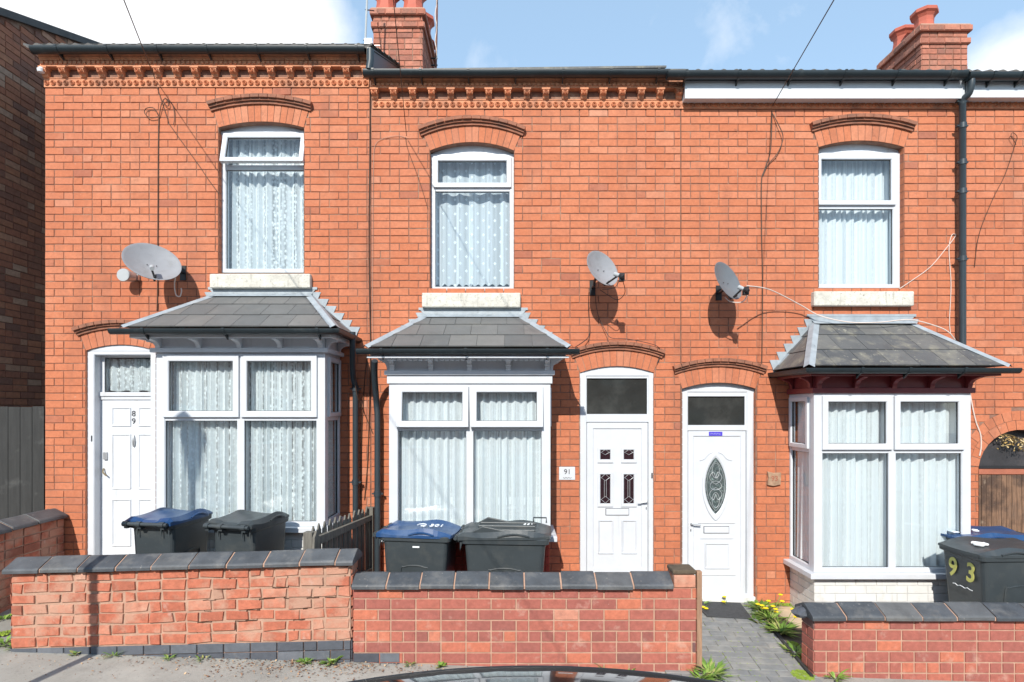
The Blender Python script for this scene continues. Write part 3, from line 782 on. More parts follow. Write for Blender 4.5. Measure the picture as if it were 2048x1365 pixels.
def step_flashing(mb, xa, za, xb, zb, n, sgn):
    """saw-toothed lead dressed into the brick courses above a sloping abutment"""
    for i in range(n):
        t0, t1 = i / n, (i + 1) / n
        x0, z0, x1, z1 = xa + (xb - xa) * t0, za + (zb - za) * t0, xa + (xb - xa) * t1, za + (zb - za) * t1
        top = z0 + .035; tip = x0 + sgn * (abs(x1 - x0) * 1.05 + .045)
        w = .012 + .003 * (i % 2)
        poly = [(x0 - sgn * .05, z0 - .03), (x0 - sgn * .05, top), (tip, top - .006), (x1 + sgn * .012, z1 + .03), (x1, z1 - .03)]
        mb.faces([(x, -w, z) for x, z in poly] + [(x, .003, z) for x, z in poly],
                 [(0, 1, 2, 3, 4)] + [(j, (j + 1) % 5, 5 + (j + 1) % 5, 5 + j) for j in range(5)])
def bay(house, cx, bw, s):
    d = .57; x0, x1 = cx - bw, cx + bw; b = empty('bay_window', (0, 0, 0), parent=house)
    zh, zt, zs = s['head'], s['transom'], s['foot']; wood = s['wood']; T = front(d); ze, ztop = s['eave'], s['top']
    TL = lambda u, v, w: (x0 - w, u, v); TR = lambda u, v, w: (x1 + w, u, v)
    # --- frames
    m = MB(T); pframe(m, x0, x1, zs, zh, (.10, .10, .05, .055), -.07, 0)
    m.build('frame', 'upvc', b)
    m = MB(T); m.box(cx - .04, cx + .04, zs + .048, zh - .05, -.06, -.003); m.box(x0 + .09, x1 - .09, zt - .028, zt + .028, -.055, -.006)
    m.build('mullion', 'upvc', b, bevel=.004)
    op = s.get('open', 0)
    for (a, c_) in ((x0 + .085, cx - .012), (cx + .012, x1 - .085)):
        sash(b, T, a, c_, zt + .012, zh - .03, .003, .068, op)
        lo = (a + .015 if a < cx - .1 else cx + .04, cx - .04 if a < cx - .1 else c_ - .015)
        pane(b, T, lo[0], lo[1], zs + .05, zt - .028, -.028)
    for TT in (TL, TR):
        m = MB(TT); pframe(m, -d + .075, -.0, zs, zh, (.05, .04, .05, .055), -.06, -.004); m.build('side_frame', 'upvc', b)
        m = MB(TT); m.box(-d + .12, -.04, zt - .03, zt + .03, -.05, -.012); m.build('side_transom', 'upvc', b)
        sash(b, TT, -d + .115, -.032, zt + .015, zh - .04, -.004, .05)
        pane(b, TT, -d + .13, -.045, zs + .05, zt - .03, -.035)
    # corner posts
    for xc in (x0, x1 - .075):
        m = MB(); m.box(xc + .002, xc + .073, -d + .004, -d + .073, zs + .002, zh - .002); m.build('corner_post', 'upvc', b, bevel=.006)
    # sill round three sides
    m = MB(); m.sweep([(x0, 0), (x0, -d), (x1, -d), (x1, 0)], [(-.06, zs), (.03, zs), (.065, zs - .02), (.065, zs - .055), (.02, zs - .062), (-.06, zs - .062)][::1])
    m2 = MB(); oo = .07
    m2.v = []; m2.f = []; m2.t = []
    for (a0, a1, c0, c1) in ((x0 - oo, x1 + oo, -d - oo, -d + .08), (x0 - oo, x0 + .08, -d + .08, -.002), (x1 - .08, x1 + oo, -d + .08, -.002)):
        m2.box(a0, a1, c0, c1, zs - .06, zs - .001)
    m2.build('sill', 'upvc', b, bevel=.006)
    # dwarf wall below
    zb = gz(cx) - .05; mm = MB(); mm.box(x0 + .02, x1 - .02, -d + .02, 0, zb, zs - .06); pl = mm.build('dwarf_wall', s['plinth_bed'], b)
    q = MB()
    for TT, a, c_, k in ((front(d - .012), x0 + .012, x1 - .012, 1), (lambda u, v, w: (x0 + .012 - w, u, v), -d + .012, 0, 2), (lambda u, v, w: (x1 - .012 + w, u, v), -d + .012, 0, 3)):
        qq = bricks(TT, a, c_, zb, zs - .062, seed=40 + k, joint=.004, jit=.0006, tone=lambda r, u, v: .5)
        n0 = len(q.v); q.v += qq.v; q.f += [[i + n0 for i in f] for f in qq.f]; q.t += qq.t
    q.build('dwarf_wall_face', s['plinth'], b)
    # head mould + frieze + fascia + soffit
    m = MB(); zf0 = s['mould_top']
    for (za, zb_, e) in s['moulds']: m.box(x0 - e, x1 + e, -d - e, -.002, za, zb_)
    m.build('head_mould', s.get('mould_mat', wood), b, bevel=.006)
    fo = .15; ff = d + .22; zfa = s['fascia_bot']; zfb = s['fascia_top']
    m = MB(); m.box(x0 + .004, x1 - .004, -d + .0, -.002, zf0, zfb - .02); m.build('frieze', wood, b)
    m = MB(); m.box(x0 - fo, x1 + fo, -ff, -ff + .03, zfa, zfb); m.box(x0 - fo, x0 - fo + .03, -ff + .031, -.002, zfa, zfb); m.box(x1 + fo - .03, x1 + fo, -ff + .031, -.002, zfa, zfb)
    if s.get('strip'): m.box(x0 - fo - .03, x1 + fo + .03, -ff - .045, -ff + .02, zfa - .022, zfa - .001)
    m.build('fascia', wood, b, bevel=.004)
    m = MB(); m.box(x0 - fo + .031, x1 + fo - .031, -ff + .031, -.002, zfa + .02, zfa + .035); m.build('soffit', wood, b)
    # brackets
    L = ff - d - .02; hb = zfa + .02 - zf0 + .015; pr = [(0, 0), (0, -hb), (.03, -hb - .0), (.045, -hb + .03), (.05, -hb * .62), (.085, -hb * .42), (L * .72, -hb * .3), (L, -.035), (L, 0)]
    xs = [x0 + .04 + (x1 - x0 - .08) * i / (s['nb'] - 1) for i in range(s['nb'])]
    first = None
    for i, xb in enumerate(xs):
        if first is None:
            m = MB(); m.prism([(-p[0], p[1]) for p in pr], 0, -.026, .026); m.box(-.03, .03, -L - .0, 0, -.012, 0)
            if s.get('scroll'): m.lathe([(.018, -.03), (.018, .03)], (0, -.055, -hb * .55), 10, Matrix.Rotation(R(90), 3, 'Y'))
            first = m.build('bracket', wood, b, bevel=.004); k = first
        else: k = first.copy(); C.objects.link(k); k.parent = b
        k.location = (xb, -d, zfa + .02)
    L2 = fo - .02
    for xc, sg in ((x0, -1), (x1, 1)):
        for yy in (-.1, -d + .05):
            m = MB(); m.prism([(sg * p[0] * L2 / L, p[1]) for p in pr], 1, -.026, .026); k = m.build('bracket', wood, b, bevel=.004); k.location = (xc, yy, zfa + .02)
    if s.get('dentils'):
        m = MB(); x = x0 + .02
        while x < x1 - .05: m.box(x, x + .037, -ff + .015 + .0, -ff + .06, zfa - .045, zfa - .022); x += .057
        m.build('dentil_strip', wood, b)
    # --- slate roof
    we, de, wt = bw + .19, .83, s.get('wt', .56)
    A, B, A0, B0 = (cx - we, -de, ze), (cx + we, -de, ze), (cx - we, 0, ze), (cx + we, 0, ze); Ct, Dt = (cx - wt, 0, ztop), (cx + wt, 0, ztop)
    m = MB(); sd_ = s['seed']; slates(m, [A, B, Dt, Ct], 3, .30, sd_); slates(m, [A0, A, Ct], 3, .30, sd_ + 1); slates(m, [B0, B, Dt], 3, .30, sd_ + 2)
    m.build('slate_roof', s['slate'], b, recalc=False)
    l = MB()
    l.faces([(Ct[0] - .10, -.014, ztop + .085), (Dt[0] + .10, -.014, ztop + .085), (Dt[0] + .04, -.016, ztop + .012), (Ct[0] - .04, -.016, ztop + .012)], [(0, 1, 2, 3)])
    l.faces([(Ct[0] - .04, -.016, ztop + .014), (Dt[0] + .04, -.016, ztop + .014), (Dt[0] + .05, -.10, ztop - .035), (Ct[0] - .05, -.10, ztop - .035)], [(0, 1, 2, 3)])
    l.box(Ct[0] - .10, Dt[0] + .10, -.018, 0, ztop + .06, ztop + .09)
    for P0, sg in ((Ct, -1), (Dt, 1)):
        E0 = A0 if sg < 0 else B0; E = Vector(A if sg < 0 else B)
        step_flashing(l, P0[0], P0[2], E0[0], E0[2], 6, sg)
        # flat strip up the abutment
        p, q = Vector(P0), Vector(E0); n_ = Vector((0, -.075, 0)); up = Vector((0, 0, .014))
        l.faces([p + up, q + up, q + n_ + up, p + n_ + up + Vector((0, 0, -.03))], [(0, 1, 2, 3)])
        if s.get('hips', True):
            p = Vector(P0); dirv = (E - p); side = Vector((dirv.y, -dirv.x, 0)).normalized() * .055; up = Vector((0, 0, .026))
            pe = E + dirv.normalized() * .02
            lowa, lowb = Vector((0, 0, -.032)), Vector((0, 0, -.032))
            l.faces([p + up, pe + up, pe + side + lowa + up, p + side + lowa + up, pe - side + lowb + up, p - side + lowb + up], [(0, 1, 2, 3), (0, 1, 4, 5)])
    l.build('lead_flashing', 'lead', b, recalc=False)
    # --- gutter
    g = s['gutter']; gy = -de - .02; zg = ze - .035; path = []
    if g.get('left') == 'wall': path += [(cx - we - .02, -.01), (cx - we - .02, gy)]
    else: path += [(g['left'], gy)]
    if g.get('right') == 'wall': path += [(cx + we + .02, gy), (cx + we + .02, -.01)]
    else: path += [(g['right'], gy)]
    gutter(b, path, zg, .05)
    xs = s['clips']; clips(b, xs, gy, zg, .05, -ff)
    return b

# ================================================================ doors
def panel(mb, u0, u1, v0, v1, w, raised=.012, m=.018):
    """moulded panel: sunk groove, then a raised field"""
    L = [((u0, u1, v0, v1), w + .0005), ((u0 + m * .3, u1 - m * .3, v0 + m * .3, v1 - m * .3), w + .014), ((u0 + m * .7, u1 - m * .7, v0 + m * .7, v1 - m * .7), w + .012), ((u0 + m * 1.3, u1 - m * 1.3, v0 + m * 1.3, v1 - m * 1.3), w + .001)]
    rg = [[(a, c, ww), (b, c, ww), (b, d, ww), (a, d, ww)] for (a, b, c, d), ww in L]
    for P, Q in zip(rg, rg[1:]):
        for i in range(4): mb.face([P[i], P[(i + 1) % 4], Q[(i + 1) % 4], Q[i]])
    mb.face(rg[-1])

# ================================================================ the terrace
XB = [X(90), X(742), X(1362), X(1932), 8.6]
def op(px0, px1, ysp, yap, yb=None, ring=.21):
    return Opening(X(px0), X(px1), Z(yb) if yb else gz(X(px0)) - .1, Z(ysp), Z(yap) - Z(ysp), ring)
def house_wall(house, x0, x1, ztop, ops, seed, arch_specs, brickmat='brick'):
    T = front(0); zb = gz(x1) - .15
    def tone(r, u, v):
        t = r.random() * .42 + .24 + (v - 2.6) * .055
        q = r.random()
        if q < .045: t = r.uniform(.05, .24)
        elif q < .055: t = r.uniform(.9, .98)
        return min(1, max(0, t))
    bk = backing(T, x0, x1, zb, ztop + .30, ops)
    wall = bk.build('wall', 'mortar', house)
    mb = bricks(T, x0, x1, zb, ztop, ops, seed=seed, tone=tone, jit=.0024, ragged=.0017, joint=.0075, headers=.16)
    for o in ops:
        if o.rise: reveal_bricks(mb, T, o, .0903, ztop, seed)
    mb.build('brickwork', brickmat, wall)
    for o, n, rings in arch_specs:
        vb = MB(T); voussoirs(vb, o, n, rings, seed); vb.build('arch_bricks', brickmat, wall); arch_mortar(o, T).build('arch_mortar', 'mortar', wall)
    return wall
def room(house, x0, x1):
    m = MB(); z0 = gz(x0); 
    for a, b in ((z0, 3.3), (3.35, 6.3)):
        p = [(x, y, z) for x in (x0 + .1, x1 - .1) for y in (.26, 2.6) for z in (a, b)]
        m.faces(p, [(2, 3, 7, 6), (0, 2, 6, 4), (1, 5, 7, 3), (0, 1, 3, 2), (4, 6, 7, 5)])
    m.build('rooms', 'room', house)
def gcl(a, b, n): return [a + (b - a) * i / (n - 1) for i in range(n)]

# ---------- first house, number 89
h89 = empty('terraced_house', (0, 0, 0), 0, 'orange brick terraced house numbered 89, its lace curtained bay beside a recessed door', 'house', 'brick terraced houses of the row')
c89 = (481 - CX) / 180.0; bw89 = .939
w89 = op(437, 608, 256, 244, 547, .22); d89 = op(172, 312, 702, 690)
bo = lambda c, b, f, t: Opening(c - b + .12, c + b - .12, f, t)
zf, zh = Z(1053, .57), Z(706, .57)
house_wall(h89, XB[0], XB[1] - .004, Z(176), [w89, d89, bo(c89, bw89, zf, zh)], 11, [(w89, 14, 1), (d89, 11, 1)])
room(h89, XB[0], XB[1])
hood(w89, front(0), h89).name; 
# hood pieces are made in wall coordinates
def hood_real(house, o, over=.03, mat='terra_dark'):
    T = front(0); mb = MB(T); n = 12; base = o.R + o.t; ang = o.th + over / base
    P = lambda rr, a: (o.c + rr * math.sin(a), o.vc + rr * math.cos(a))
    for (ra, rb, pr) in ((-.012, .02, .028), (.02, .045, .05), (.045, .085, .075)):
        for i in range(n):
            g = .003 / base if rb > .08 else .0006 / base
            a0 = -ang + 2 * ang * i / n + g; a1 = -ang + 2 * ang * (i + 1) / n - g; pp = pr + rnd.uniform(-.002, .002)
            q = [P(base + ra, a0), P(base + ra, a1), P(base + rb, a1), P(base + rb, a0)]
            mb.faces([(x, y, pp) for x, y in q] + [(x, y, 0) for x, y in q], [(0, 1, 2, 3), (4, 5, 1, 0), (5, 6, 2, 1), (6, 7, 3, 2), (7, 4, 0, 3)])
    return mb.build('hood_mould', mat, house)
for ob in [o for o in bpy.data.objects if o.name.startswith('hood_mould')]: bpy.data.objects.remove(ob)
hood_real(h89, w89); hood_real(h89, d89)
upper_window(h89, w89, Z(266, -.1), Z(337, -.1), Z(547, -.1), dict(sill=(420, 621, 548, 576), tilt=.24, bars=(.055, .02)))
cornice(h89, XB[0], XB[1] - .02, Z(176))
roof(h89, XB[0] - .1, XB[1] + .06, -.16, Z(95, .16), .034)
m = MB(); m.box(XB[0] - .02, XB[1] - .01, -.05, -.02, Z(118) - .01, Z(93)); m.build('fascia', 'darkwood', h89)
gl = gutter(h89, [(X(66, .165), -.165), (X(728, .22), -.165)], Z(98, .165), .058)
clips(h89, gcl(X(110, .22), X(712, .22), 7), -.165, Z(98, .165), .058, -.05)
# verge wall above the lower roof next door
m = MB(); zv = Z(97, .16); m.prism([(-.20, zv - .30), (-.20, zv - .01), (4.1, zv + 4.26 * .466 - .02), (4.1, zv + 4.26 * .466 - .42)], 0, XB[1] + .0, XB[1] + .045); m.build('verge_board', 'gutter', h89)
m = MB(); m.tube([(X(741, .2), -.2, Z(100, .2)), (X(741, .2), -.2, Z(122, .2)), (X(738, .2), -.2, Z(140, .2))], .042, 12); m.build('drop_pipe', 'pipe', h89, smooth=True)
m = MB(); m.lathe([(.0, -.035), (.035, -.025), (.042, .01), (.02, .035), (0, .04)], (X(82, .08), -.08, Z(141, .08)), 12); m.build('cornice_end_stop', 'paint_white', h89, smooth=True)
ch = chimney(h89, -2.035, -1.315, 1.45, 2.65, 7.0, 8.235, 77)
for xx, yy in ((-1.90, 1.70), (-1.49, 1.70), (-1.88, 2.30), (-1.46, 2.30)): pot(ch, xx, yy, 8.25, 1.15)
bs89 = dict(head=zh, transom=Z(837, .57), foot=zf, eave=Z(654, .83), top=Z(590), wood='paint_white', plinth='paint_whitebrick', plinth_bed='paint_whitebrick', mould_top=Z(697, .57),
     moulds=[(Z(706, .57) + .001, Z(697, .57), .045)], mould_mat='upvc', fascia_bot=Z(676, .79), fascia_top=Z(660, .79), nb=5, slate='slate_clean', seed=31, gutter=dict(left=X(222, .85), right='wall'), clips=[X(290, .85), X(450, .85), X(637, .85)], dentils=False)
bay(h89, c89, bw89, bs89)
def downpipe(house, pts, r=.034, mat='pipe', collars=()):
    m = MB(); m.tube(pts, r, 12)
    for p in collars: m.tube([(p[0], p[1], p[2] - .03), (p[0], p[1], p[2] + .03)], r + .008, 12); m.box(p[0] - r - .03, p[0] + r + .03, p[1] - .008, p[1] + .03, p[2] - .008, p[2] + .008)
    return m.build('downpipe', mat, house, smooth=True)
xp = X(711, .1)
downpipe(h89, spline([(X(703, .35), -.30, Z(664, .3)), (X(704, .28), -.26, Z(700, .26)), (xp - .02, -.14, Z(748, .14)), (xp, -.1, Z(775, .1))], 4) + [(xp, -.1, gz(xp))], .034, collars=[(xp, -.1, Z(965, .1)), (xp, -.1, Z(778, .1))])

# recessed door of 89
T = front(0); rec = .15
m = MB(T); pframe(m, d89.c - d89.a, d89.c + d89.a, gz(-5) + .0, d89.vs + .01, (.085, .085, .03, .06), -.16, -.02); m.prism(arch_poly(d89, d89.vs), 2, -.05, -.015)
m.build('door_frame', 'upvc', h89)
T = front(-rec); u0, u1 = d89.c - d89.a + .08, d89.c + d89.a - .08
Zr = lambda y: Z(y, -rec); Xr = lambda x: X(x, -rec)
m = MB(T); m.box(u0, u1, gz(-4.7) - .02, Zr(800), -.02, .02)
for (a, b) in ((Xr(226), Xr(265)), (Xr(279), u1 - .03)):
    for (c, d) in ((Zr(853), Zr(815)), (Zr(978), Zr(868)), (Zr(1092), Zr(998))): panel(m, a, b, c, d, .02)
dr = m.build('door', 'paint_white', h89)
m = MB(T); m.box(u0, u1, Zr(800), Zr(793), -.02, .035); m.box(u0, u1, Zr(793), Zr(785), -.02, .05); m.box(u0, u0 + .05, Zr(785), d89.vs - .05, -.02, .02); m.box(u0, u1, d89.vs - .07, d89.vs - .0, -.02, .03)
m.build('transom', 'upvc', h89, bevel=.004)
pane(h89, T, u0 + .05, u1, Zr(785), d89.vs - .07, -.0, name='fanlight')
for ch_, yy in (('8', 828), ('9', 843)): text(dr, ch_, (Xr(270), rec - .024, Zr(yy)), .098, 'ink')
m = MB(T); m.lathe([(.008, -.03), (.02, .0), (.022, .03), (.012, .06), (.004, .07)], (0, 0, 0), 10, None); 
m.v = [(a + Xr(271), -(-rec) - .045 + b * .6, c + Zr(884)) for a, b, c in [(v[0], v[1] - rec, v[2]) for v in [(p[0], p[1] + rec, p[2]) for p in m.v]]]
m.v = []; m.f = []; m.t = []
m = MB(); m.lathe([(.004, -.075), (.014, -.05), (.020, 0), (.010, .05), (.004, .075)], (Xr(271), rec - .035, Zr(882)), 10); m.build('door_knocker', 'metal', dr, smooth=True)
m = MB(); m.box(Xr(211), Xr(218), rec - .045, rec - .02, Zr(919), Zr(904)); m.build('rim_lock', 'metal', dr, bevel=.003)
m = MB(); m.tube(spline([(Xr(211), rec - .03, Zr(937)), (Xr(213), rec - .06, Zr(944)), (Xr(220), rec - .06, Zr(951))]), .009, 8); m.build('handle', 'brass', dr, smooth=True)
m = MB(); m.box(Xr(197), Xr(201), rec - .10, rec - .13, Zr(883), Zr(870)); m.build('bell_push', 'upvc', h89, bevel=.004)

# ---------- second house, number 91
h91 = empty('terraced_house', (0, 0, 0), 0, 'orange brick terraced house numbered 91, grey roofed white bay and panelled door with leaded panes', 'house', 'brick terraced houses of the row')
c91 = (939.5 - CX) / 180.0; bw91 = .897
w91 = op(860, 1028, 302, 285, 583); d91 = op(1160, 1307, 746, 733)
zf, zh = Z(1071, .57), Z(768, .57)
house_wall(h91, XB[1], XB[2] - .004, Z(219), [w91, d91, bo(c91, bw91, zf, zh)], 12, [(w91, 14, 1), (d91, 12, 1)])
room(h91, XB[1], XB[2]); hood_real(h91, w91); hood_real(h91, d91)
upper_window(h91, w91, Z(311, -.1), Z(380, -.1), Z(583, -.1), dict(sill=(844, 1041, 586, 615), bars=(.055, .055)))
cornice(h91, XB[1] + .02, XB[2] - .002, Z(219))
roof(h91, XB[1] + .08, XB[2] + .0, -.14, Z(141, .14), 0, mat='slate')
m = MB(); m.box(XB[1] + .03, XB[2] - .005, -.05, -.02, Z(163), Z(144)); m.build('fascia', 'darkwood', h91)
fall = -.0016
gutter(h91, [(X(728, .165), -.165), (X(1338, .165), -.165)], Z(145, .165), .058)
clips(h91, gcl(X(745, .22), X(1318, .22), 7), -.165, Z(145, .165), .058, -.05)
m = MB(); m.box(X(860, .1), X(1332, .1), -.12, .5, Z(143, .1), Z(139, .1)); m.v = [(a, b, c + (a - X(860, .1)) * .012 + (b + .12) * .40) for a, b, c in m.v]; m.build('roof_edge_strip', 'slate', h91)
bs91 = dict(head=zh, transom=Z(857, .57), foot=zf, eave=Z(694, .83), top=Z(631), wood='paint_white', plinth='paint_redbrick', plinth_bed='redwood', mould_top=Z(742, .57),
     moulds=[(Z(768, .57) + .001, Z(751, .57), .02), (Z(751, .57) + .001, Z(742, .57), .045)], mould_mat='upvc', fascia_bot=Z(713, .79), fascia_top=Z(700, .79), nb=5, slate='slate_clean', seed=51, open=.09, strip=True, dentils=True, scroll=True,
     gutter=dict(left=X(714, .85), right=X(1158, .85)), clips=[X(764, .85), X(932, .85), X(1094, .85)])
bay(h91, c91, bw91, bs91)
xp = X(755, .1)
downpipe(h91, spline([(X(746, .5), -.42, Z(722, .42)), (X(749, .3), -.3, Z(750, .3)), (xp - .01, -.12, Z(800, .12)), (xp, -.1, Z(830, .1))], 4) + [(xp, -.1, gz(xp))], .036, collars=[(xp, -.1, Z(988, .1))])
def flush_door(house, o, rec, leaf, fan, style):
    T = front(-rec); Zr = lambda y: Z(y, -rec); Xr = lambda x: X(x, -rec)
    z0 = leaf[3]; m = MB(T); u0, u1 = o.c - o.a - .005, o.c + o.a + .005
    pframe(m, u0, u1, Zr(z0), o.vs + .002, (Xr(leaf[0]) - u0, u1 - Xr(leaf[1]), .03, .045), -.06, .02); m.prism(arch_poly(o, o.vs + .003), 2, -.03, .012)
    m.box(Xr(leaf[0]) - .004, Xr(leaf[1]) + .004, Zr(leaf[2]) + .004, Zr(fan[3]), -.05, .016)
    m.box(u0 + .01, u1 - .01, Zr(fan[2]) + .0, o.vs - .03, -.05, .010); m.box(u0 + .01, Xr(fan[0]) + .002, Zr(fan[3]), Zr(fan[2]), -.05, .010); m.box(Xr(fan[1]) - .002, u1 - .01, Zr(fan[3]), Zr(fan[2]), -.05, .010)
    fr = m.build('door_frame', 'upvc', house)
    MB(T).box(Xr(fan[0]), Xr(fan[1]), Zr(fan[3]), Zr(fan[2]), -.02, -.012).build('fanlight', 'glass_dark', house)
    g = MB(T); pframe(g, Xr(fan[0]) - .012, Xr(fan[1]) + .012, Zr(fan[3]) - .012, Zr(fan[2]) + .012, .014, -.02, .004, .003); g.build('fanlight_bead', 'upvc', house)
    m = MB(T); L0, L1, Lt, Lb = Xr(leaf[0]) + .004, Xr(leaf[1]) - .004, Zr(leaf[2]), Zr(leaf[3]) + .03
    m.box(L0, L1, Lb, Lt, -.04, .0); d = m.build('door', 'upvc', house)
    return d, T, Xr, Zr, (L0, L1, Lb, Lt)
def bars(T, pts_list, r, name, mat, parent):
    m = MB()
    for pts in pts_list: m.tube([T(*p) for p in pts], r, 5)
    return m.build(name, mat, parent)
dr, T, Xr, Zr, LL = flush_door(h91, d91, .03, (1173, 1296, 845, 1152), (1173, 1294, 757, 829), 0)
m = MB(T); pframe(m, LL[0] + .005, LL[1] - .005, LL[2], LL[3] - .005, .075, -.0, .012, .006)
m.build('door_rail', 'upvc', dr)
m = MB(T)
for (a, b) in ((1196, 1227), (1243, 1274)):
    panel(m, Xr(a), Xr(b), Zr(1108), Zr(1040), 0)
m.build('door_panel', 'upvc', dr)
for (a, b) in ((1203, 1218), (1250, 1265)):
    for (c, d, e, f) in ((901, 917, 895, 926), (950, 1005, 944, 1014)):
        m = MB(T); pframe(m, Xr(a - 8), Xr(b + 8), Zr(f), Zr(e), .035, 0, .014, .008); m.build('glazing_frame', 'upvc', dr)
        gp = MB(T).box(Xr(a) - .015, Xr(b) + .015, Zr(d) - .012, Zr(c) + .012, -.0, .003).build('leaded_pane', 'glass_purple', dr)
        xa, xb, za, zb = Xr(a) - .012, Xr(b) + .012, Zr(d) - .01, Zr(c) + .01; xm = (xa + xb) / 2; w = .006; hd = min(.075, (zb - za) / 2)
        P = [[(xm, zb, w), (xb - .008, zb - hd * .6, w), (xm, zb - hd * 1.1, w), (xa + .008, zb - hd * .6, w), (xm, zb, w)], [(xa, zb - hd * .6, w), (xa + .008, zb - hd * .6, w)], [(xb, zb - hd * .6, w), (xb - .008, zb - hd * .6, w)]]
        if zb - za > .2:
            P += [[(xm, za, w), (xb - .008, za + hd * .6, w), (xm, za + hd * 1.1, w), (xa + .008, za + hd * .6, w), (xm, za, w)], [(xm - .012, za + hd, w), (xm - .012, zb - hd, w)], [(xm + .012, za + hd, w), (xm + .012, zb - hd, w)], [(xa, za + hd * .6, w), (xa + .008, za + hd * .6, w)], [(xb, za + hd * .6, w), (xb - .008, za + hd * .6, w)]]
        bars(T, P, .0028, 'lead_came', 'came', dr)
def letterbox(parent, T, a, b, c, d, mat='upvc'):
    m = MB(T); m.box(a, b, c, d, 0, .003); m.build('letterbox_shadow', 'ink', parent)
    m = MB(T); m.box(a + .006, b - .006, c + .006, d - .006, 0, .016); return m.build('letterbox', mat, parent, bevel=.004)
letterbox(dr, T, Xr(1211), Xr(1258), Zr(1031), Zr(1017))
def lever(parent, T, x, z, sg, plate=True):
    m = MB(); m.tube([T(x, z, .0), T(x, z, .05)], .010, 8); m.tube([T(x, z, .05), T(x + sg * .11, z - .008, .05)], .009, 8); m.build('handle', 'metal', parent, smooth=True)
    m = MB(T); m.box(x - .015, x + .015, z - .19, z + .03, .0, .010); m.build('handle_plate', 'upvc', parent, bevel=.004)
    m = MB(T); m.box(x - .005, x + .005, z - .10, z - .07, .010, .012); m.build('keyhole', 'ink', parent)
lever(dr, T, Xr(1292), Zr(1003), -1)
m = MB(T); m.box(Xr(1303) - .008, Xr(1303) + .008, Zr(956), Zr(946), .02, .03); m.build('lock_cover', 'ink', h91)

# ---------- third house, number 93
h93 = empty('terraced_house', (0, 0, 0), 0, 'orange brick terraced house numbered 93 with maroon topped bay and oval glazed white door', 'house', 'brick terraced houses of the row')
c93 = (1785 - CX) / 180.0; bw93 = .872
w93 = op(1637, 1808, 295, 282, 576); d93 = op(1364, 1511, 778, 766)
zf, zh = Z(1145, .57), Z(787, .57)
house_wall(h93, XB[2], XB[3] - .004, Z(219), [w93, d93, bo(c93, bw93, zf, zh)], 13, [(w93, 13, 1), (d93, 12, 1)])
room(h93, XB[2], XB[3]); hood_real(h93, w93); hood_real(h93, d93)
upper_window(h93, w93, Z(308, -.1), Z(415, -.1), Z(578, -.1), dict(sill=(1627, 1827, 583, 612), bars=(.03, .085)))
cornice(h93, XB[2], XB[3] - .002, Z(219), False)
roof(h93, XB[2] + .0, XB[3] + .0, -.14, Z(145, .14), .024)
m = MB(); m.box(XB[2] + .01, X(1928, .12), -.13, .0, Z(198, .12), Z(163, .12)); m.build('fascia', 'upvc', h93)
m = MB(); m.box(XB[2] + .0, XB[3], -.11, .0, Z(163, .12), Z(146, .12)); m.build('soffit_board', 'darkwood', h93)
gutter(h93, [(X(1335, .22), -.20), (X(1932, .22), -.20)], Z(146, .22), .064)
clips(h93, gcl(X(1372, .22), X(1900, .22), 6), -.20, Z(146, .22), .064, -.12)
bs93 = dict(head=zh, transom=Z(902, .57), foot=zf, eave=Z(732, .83), top=Z(644), wood='paint_maroon', plinth='paint_whitebrick', plinth_bed='paint_whitebrick', mould_top=Z(776, .57),
     moulds=[(Z(787, .57) + .001, Z(776, .57), .03)], mould_mat='paint_maroon', fascia_bot=Z(752, .79), fascia_top=Z(738, .79), nb=5, slate='slate', seed=71,
     gutter=dict(left='wall', right=X(2036, .85)), clips=[X(1720, .85), X(1815, .85), X(1925, .85)])
bay(h93, c93, bw93, bs93)
dr, T, Xr, Zr, LL = flush_door(h93, d93, .07, (1375, 1492, 862, 1192), (1375, 1489, 793, 851), 1)
m = MB(T); pframe(m, LL[0] + .004, LL[1] - .004, LL[2], LL[3] - .004, .065, 0, .012, .006); m.build('door_rail', 'upvc', dr)
cxo, czo = Xr(1431), Zr(972); rx, rz = .120, .325
def lens(k, n=28):
    # pointed oval made of two arcs
    out = []
    for i in range(n):
        a = 2 * math.pi * i / n; s_, c_ = math.sin(a), math.cos(a)
        out.append((cxo + rx * k * math.copysign(abs(c_) ** 1.55, c_), czo + rz * (1 - (1 - k) * rx / rz * 2.2) * s_))
    return out
def loft_loops(loops, T):
    m = MB(T); n = len(loops[0])
    for A, B in zip(loops, loops[1:]):
        for i in range(n): m.face([A[i], A[(i + 1) % n], B[(i + 1) % n], B[i]])
    return m
lp = [[(x, z, w) for x, z in lens(k)] for k, w in ((1.42, .0), (1.36, .014), (1.18, .014), (1.06, .004))]
loft_loops(lp, T).build('oval_moulding', 'upvc', dr, smooth=True)
m = MB(T); m.face([(x, z, .005) for x, z in lens(1.07)]); m.build('oval_pane', 'glass_leaded', dr)
P = [[(x, z, .008) for x, z in lens(.92)] + [(lens(.92)[0][0], lens(.92)[0][1], .008)]]
for k in (.5, -.5, .0):
    zc = czo + k * .36; hh = .085 if k else .05; ww = .045 if k else .07
    P.append([(cxo + ww * math.sin(a), zc + hh * math.cos(a) * (1.15 if math.cos(a) > 0 else 1), .008) for a in [i * math.pi / 8 for i in range(17)]])
for sg in (-1, 1):
    for k in (-1, 1): P.append(spline([(cxo, czo + k * .02, .008), (cxo + sg * .05, czo + k * .055, .008), (cxo + sg * .075, czo + k * .11, .008), (cxo + sg * .03, czo + k * .17, .008), (cxo, czo + k * .10, .008)], 4))
bars(T, P, .0028, 'lead_came', 'came', dr)
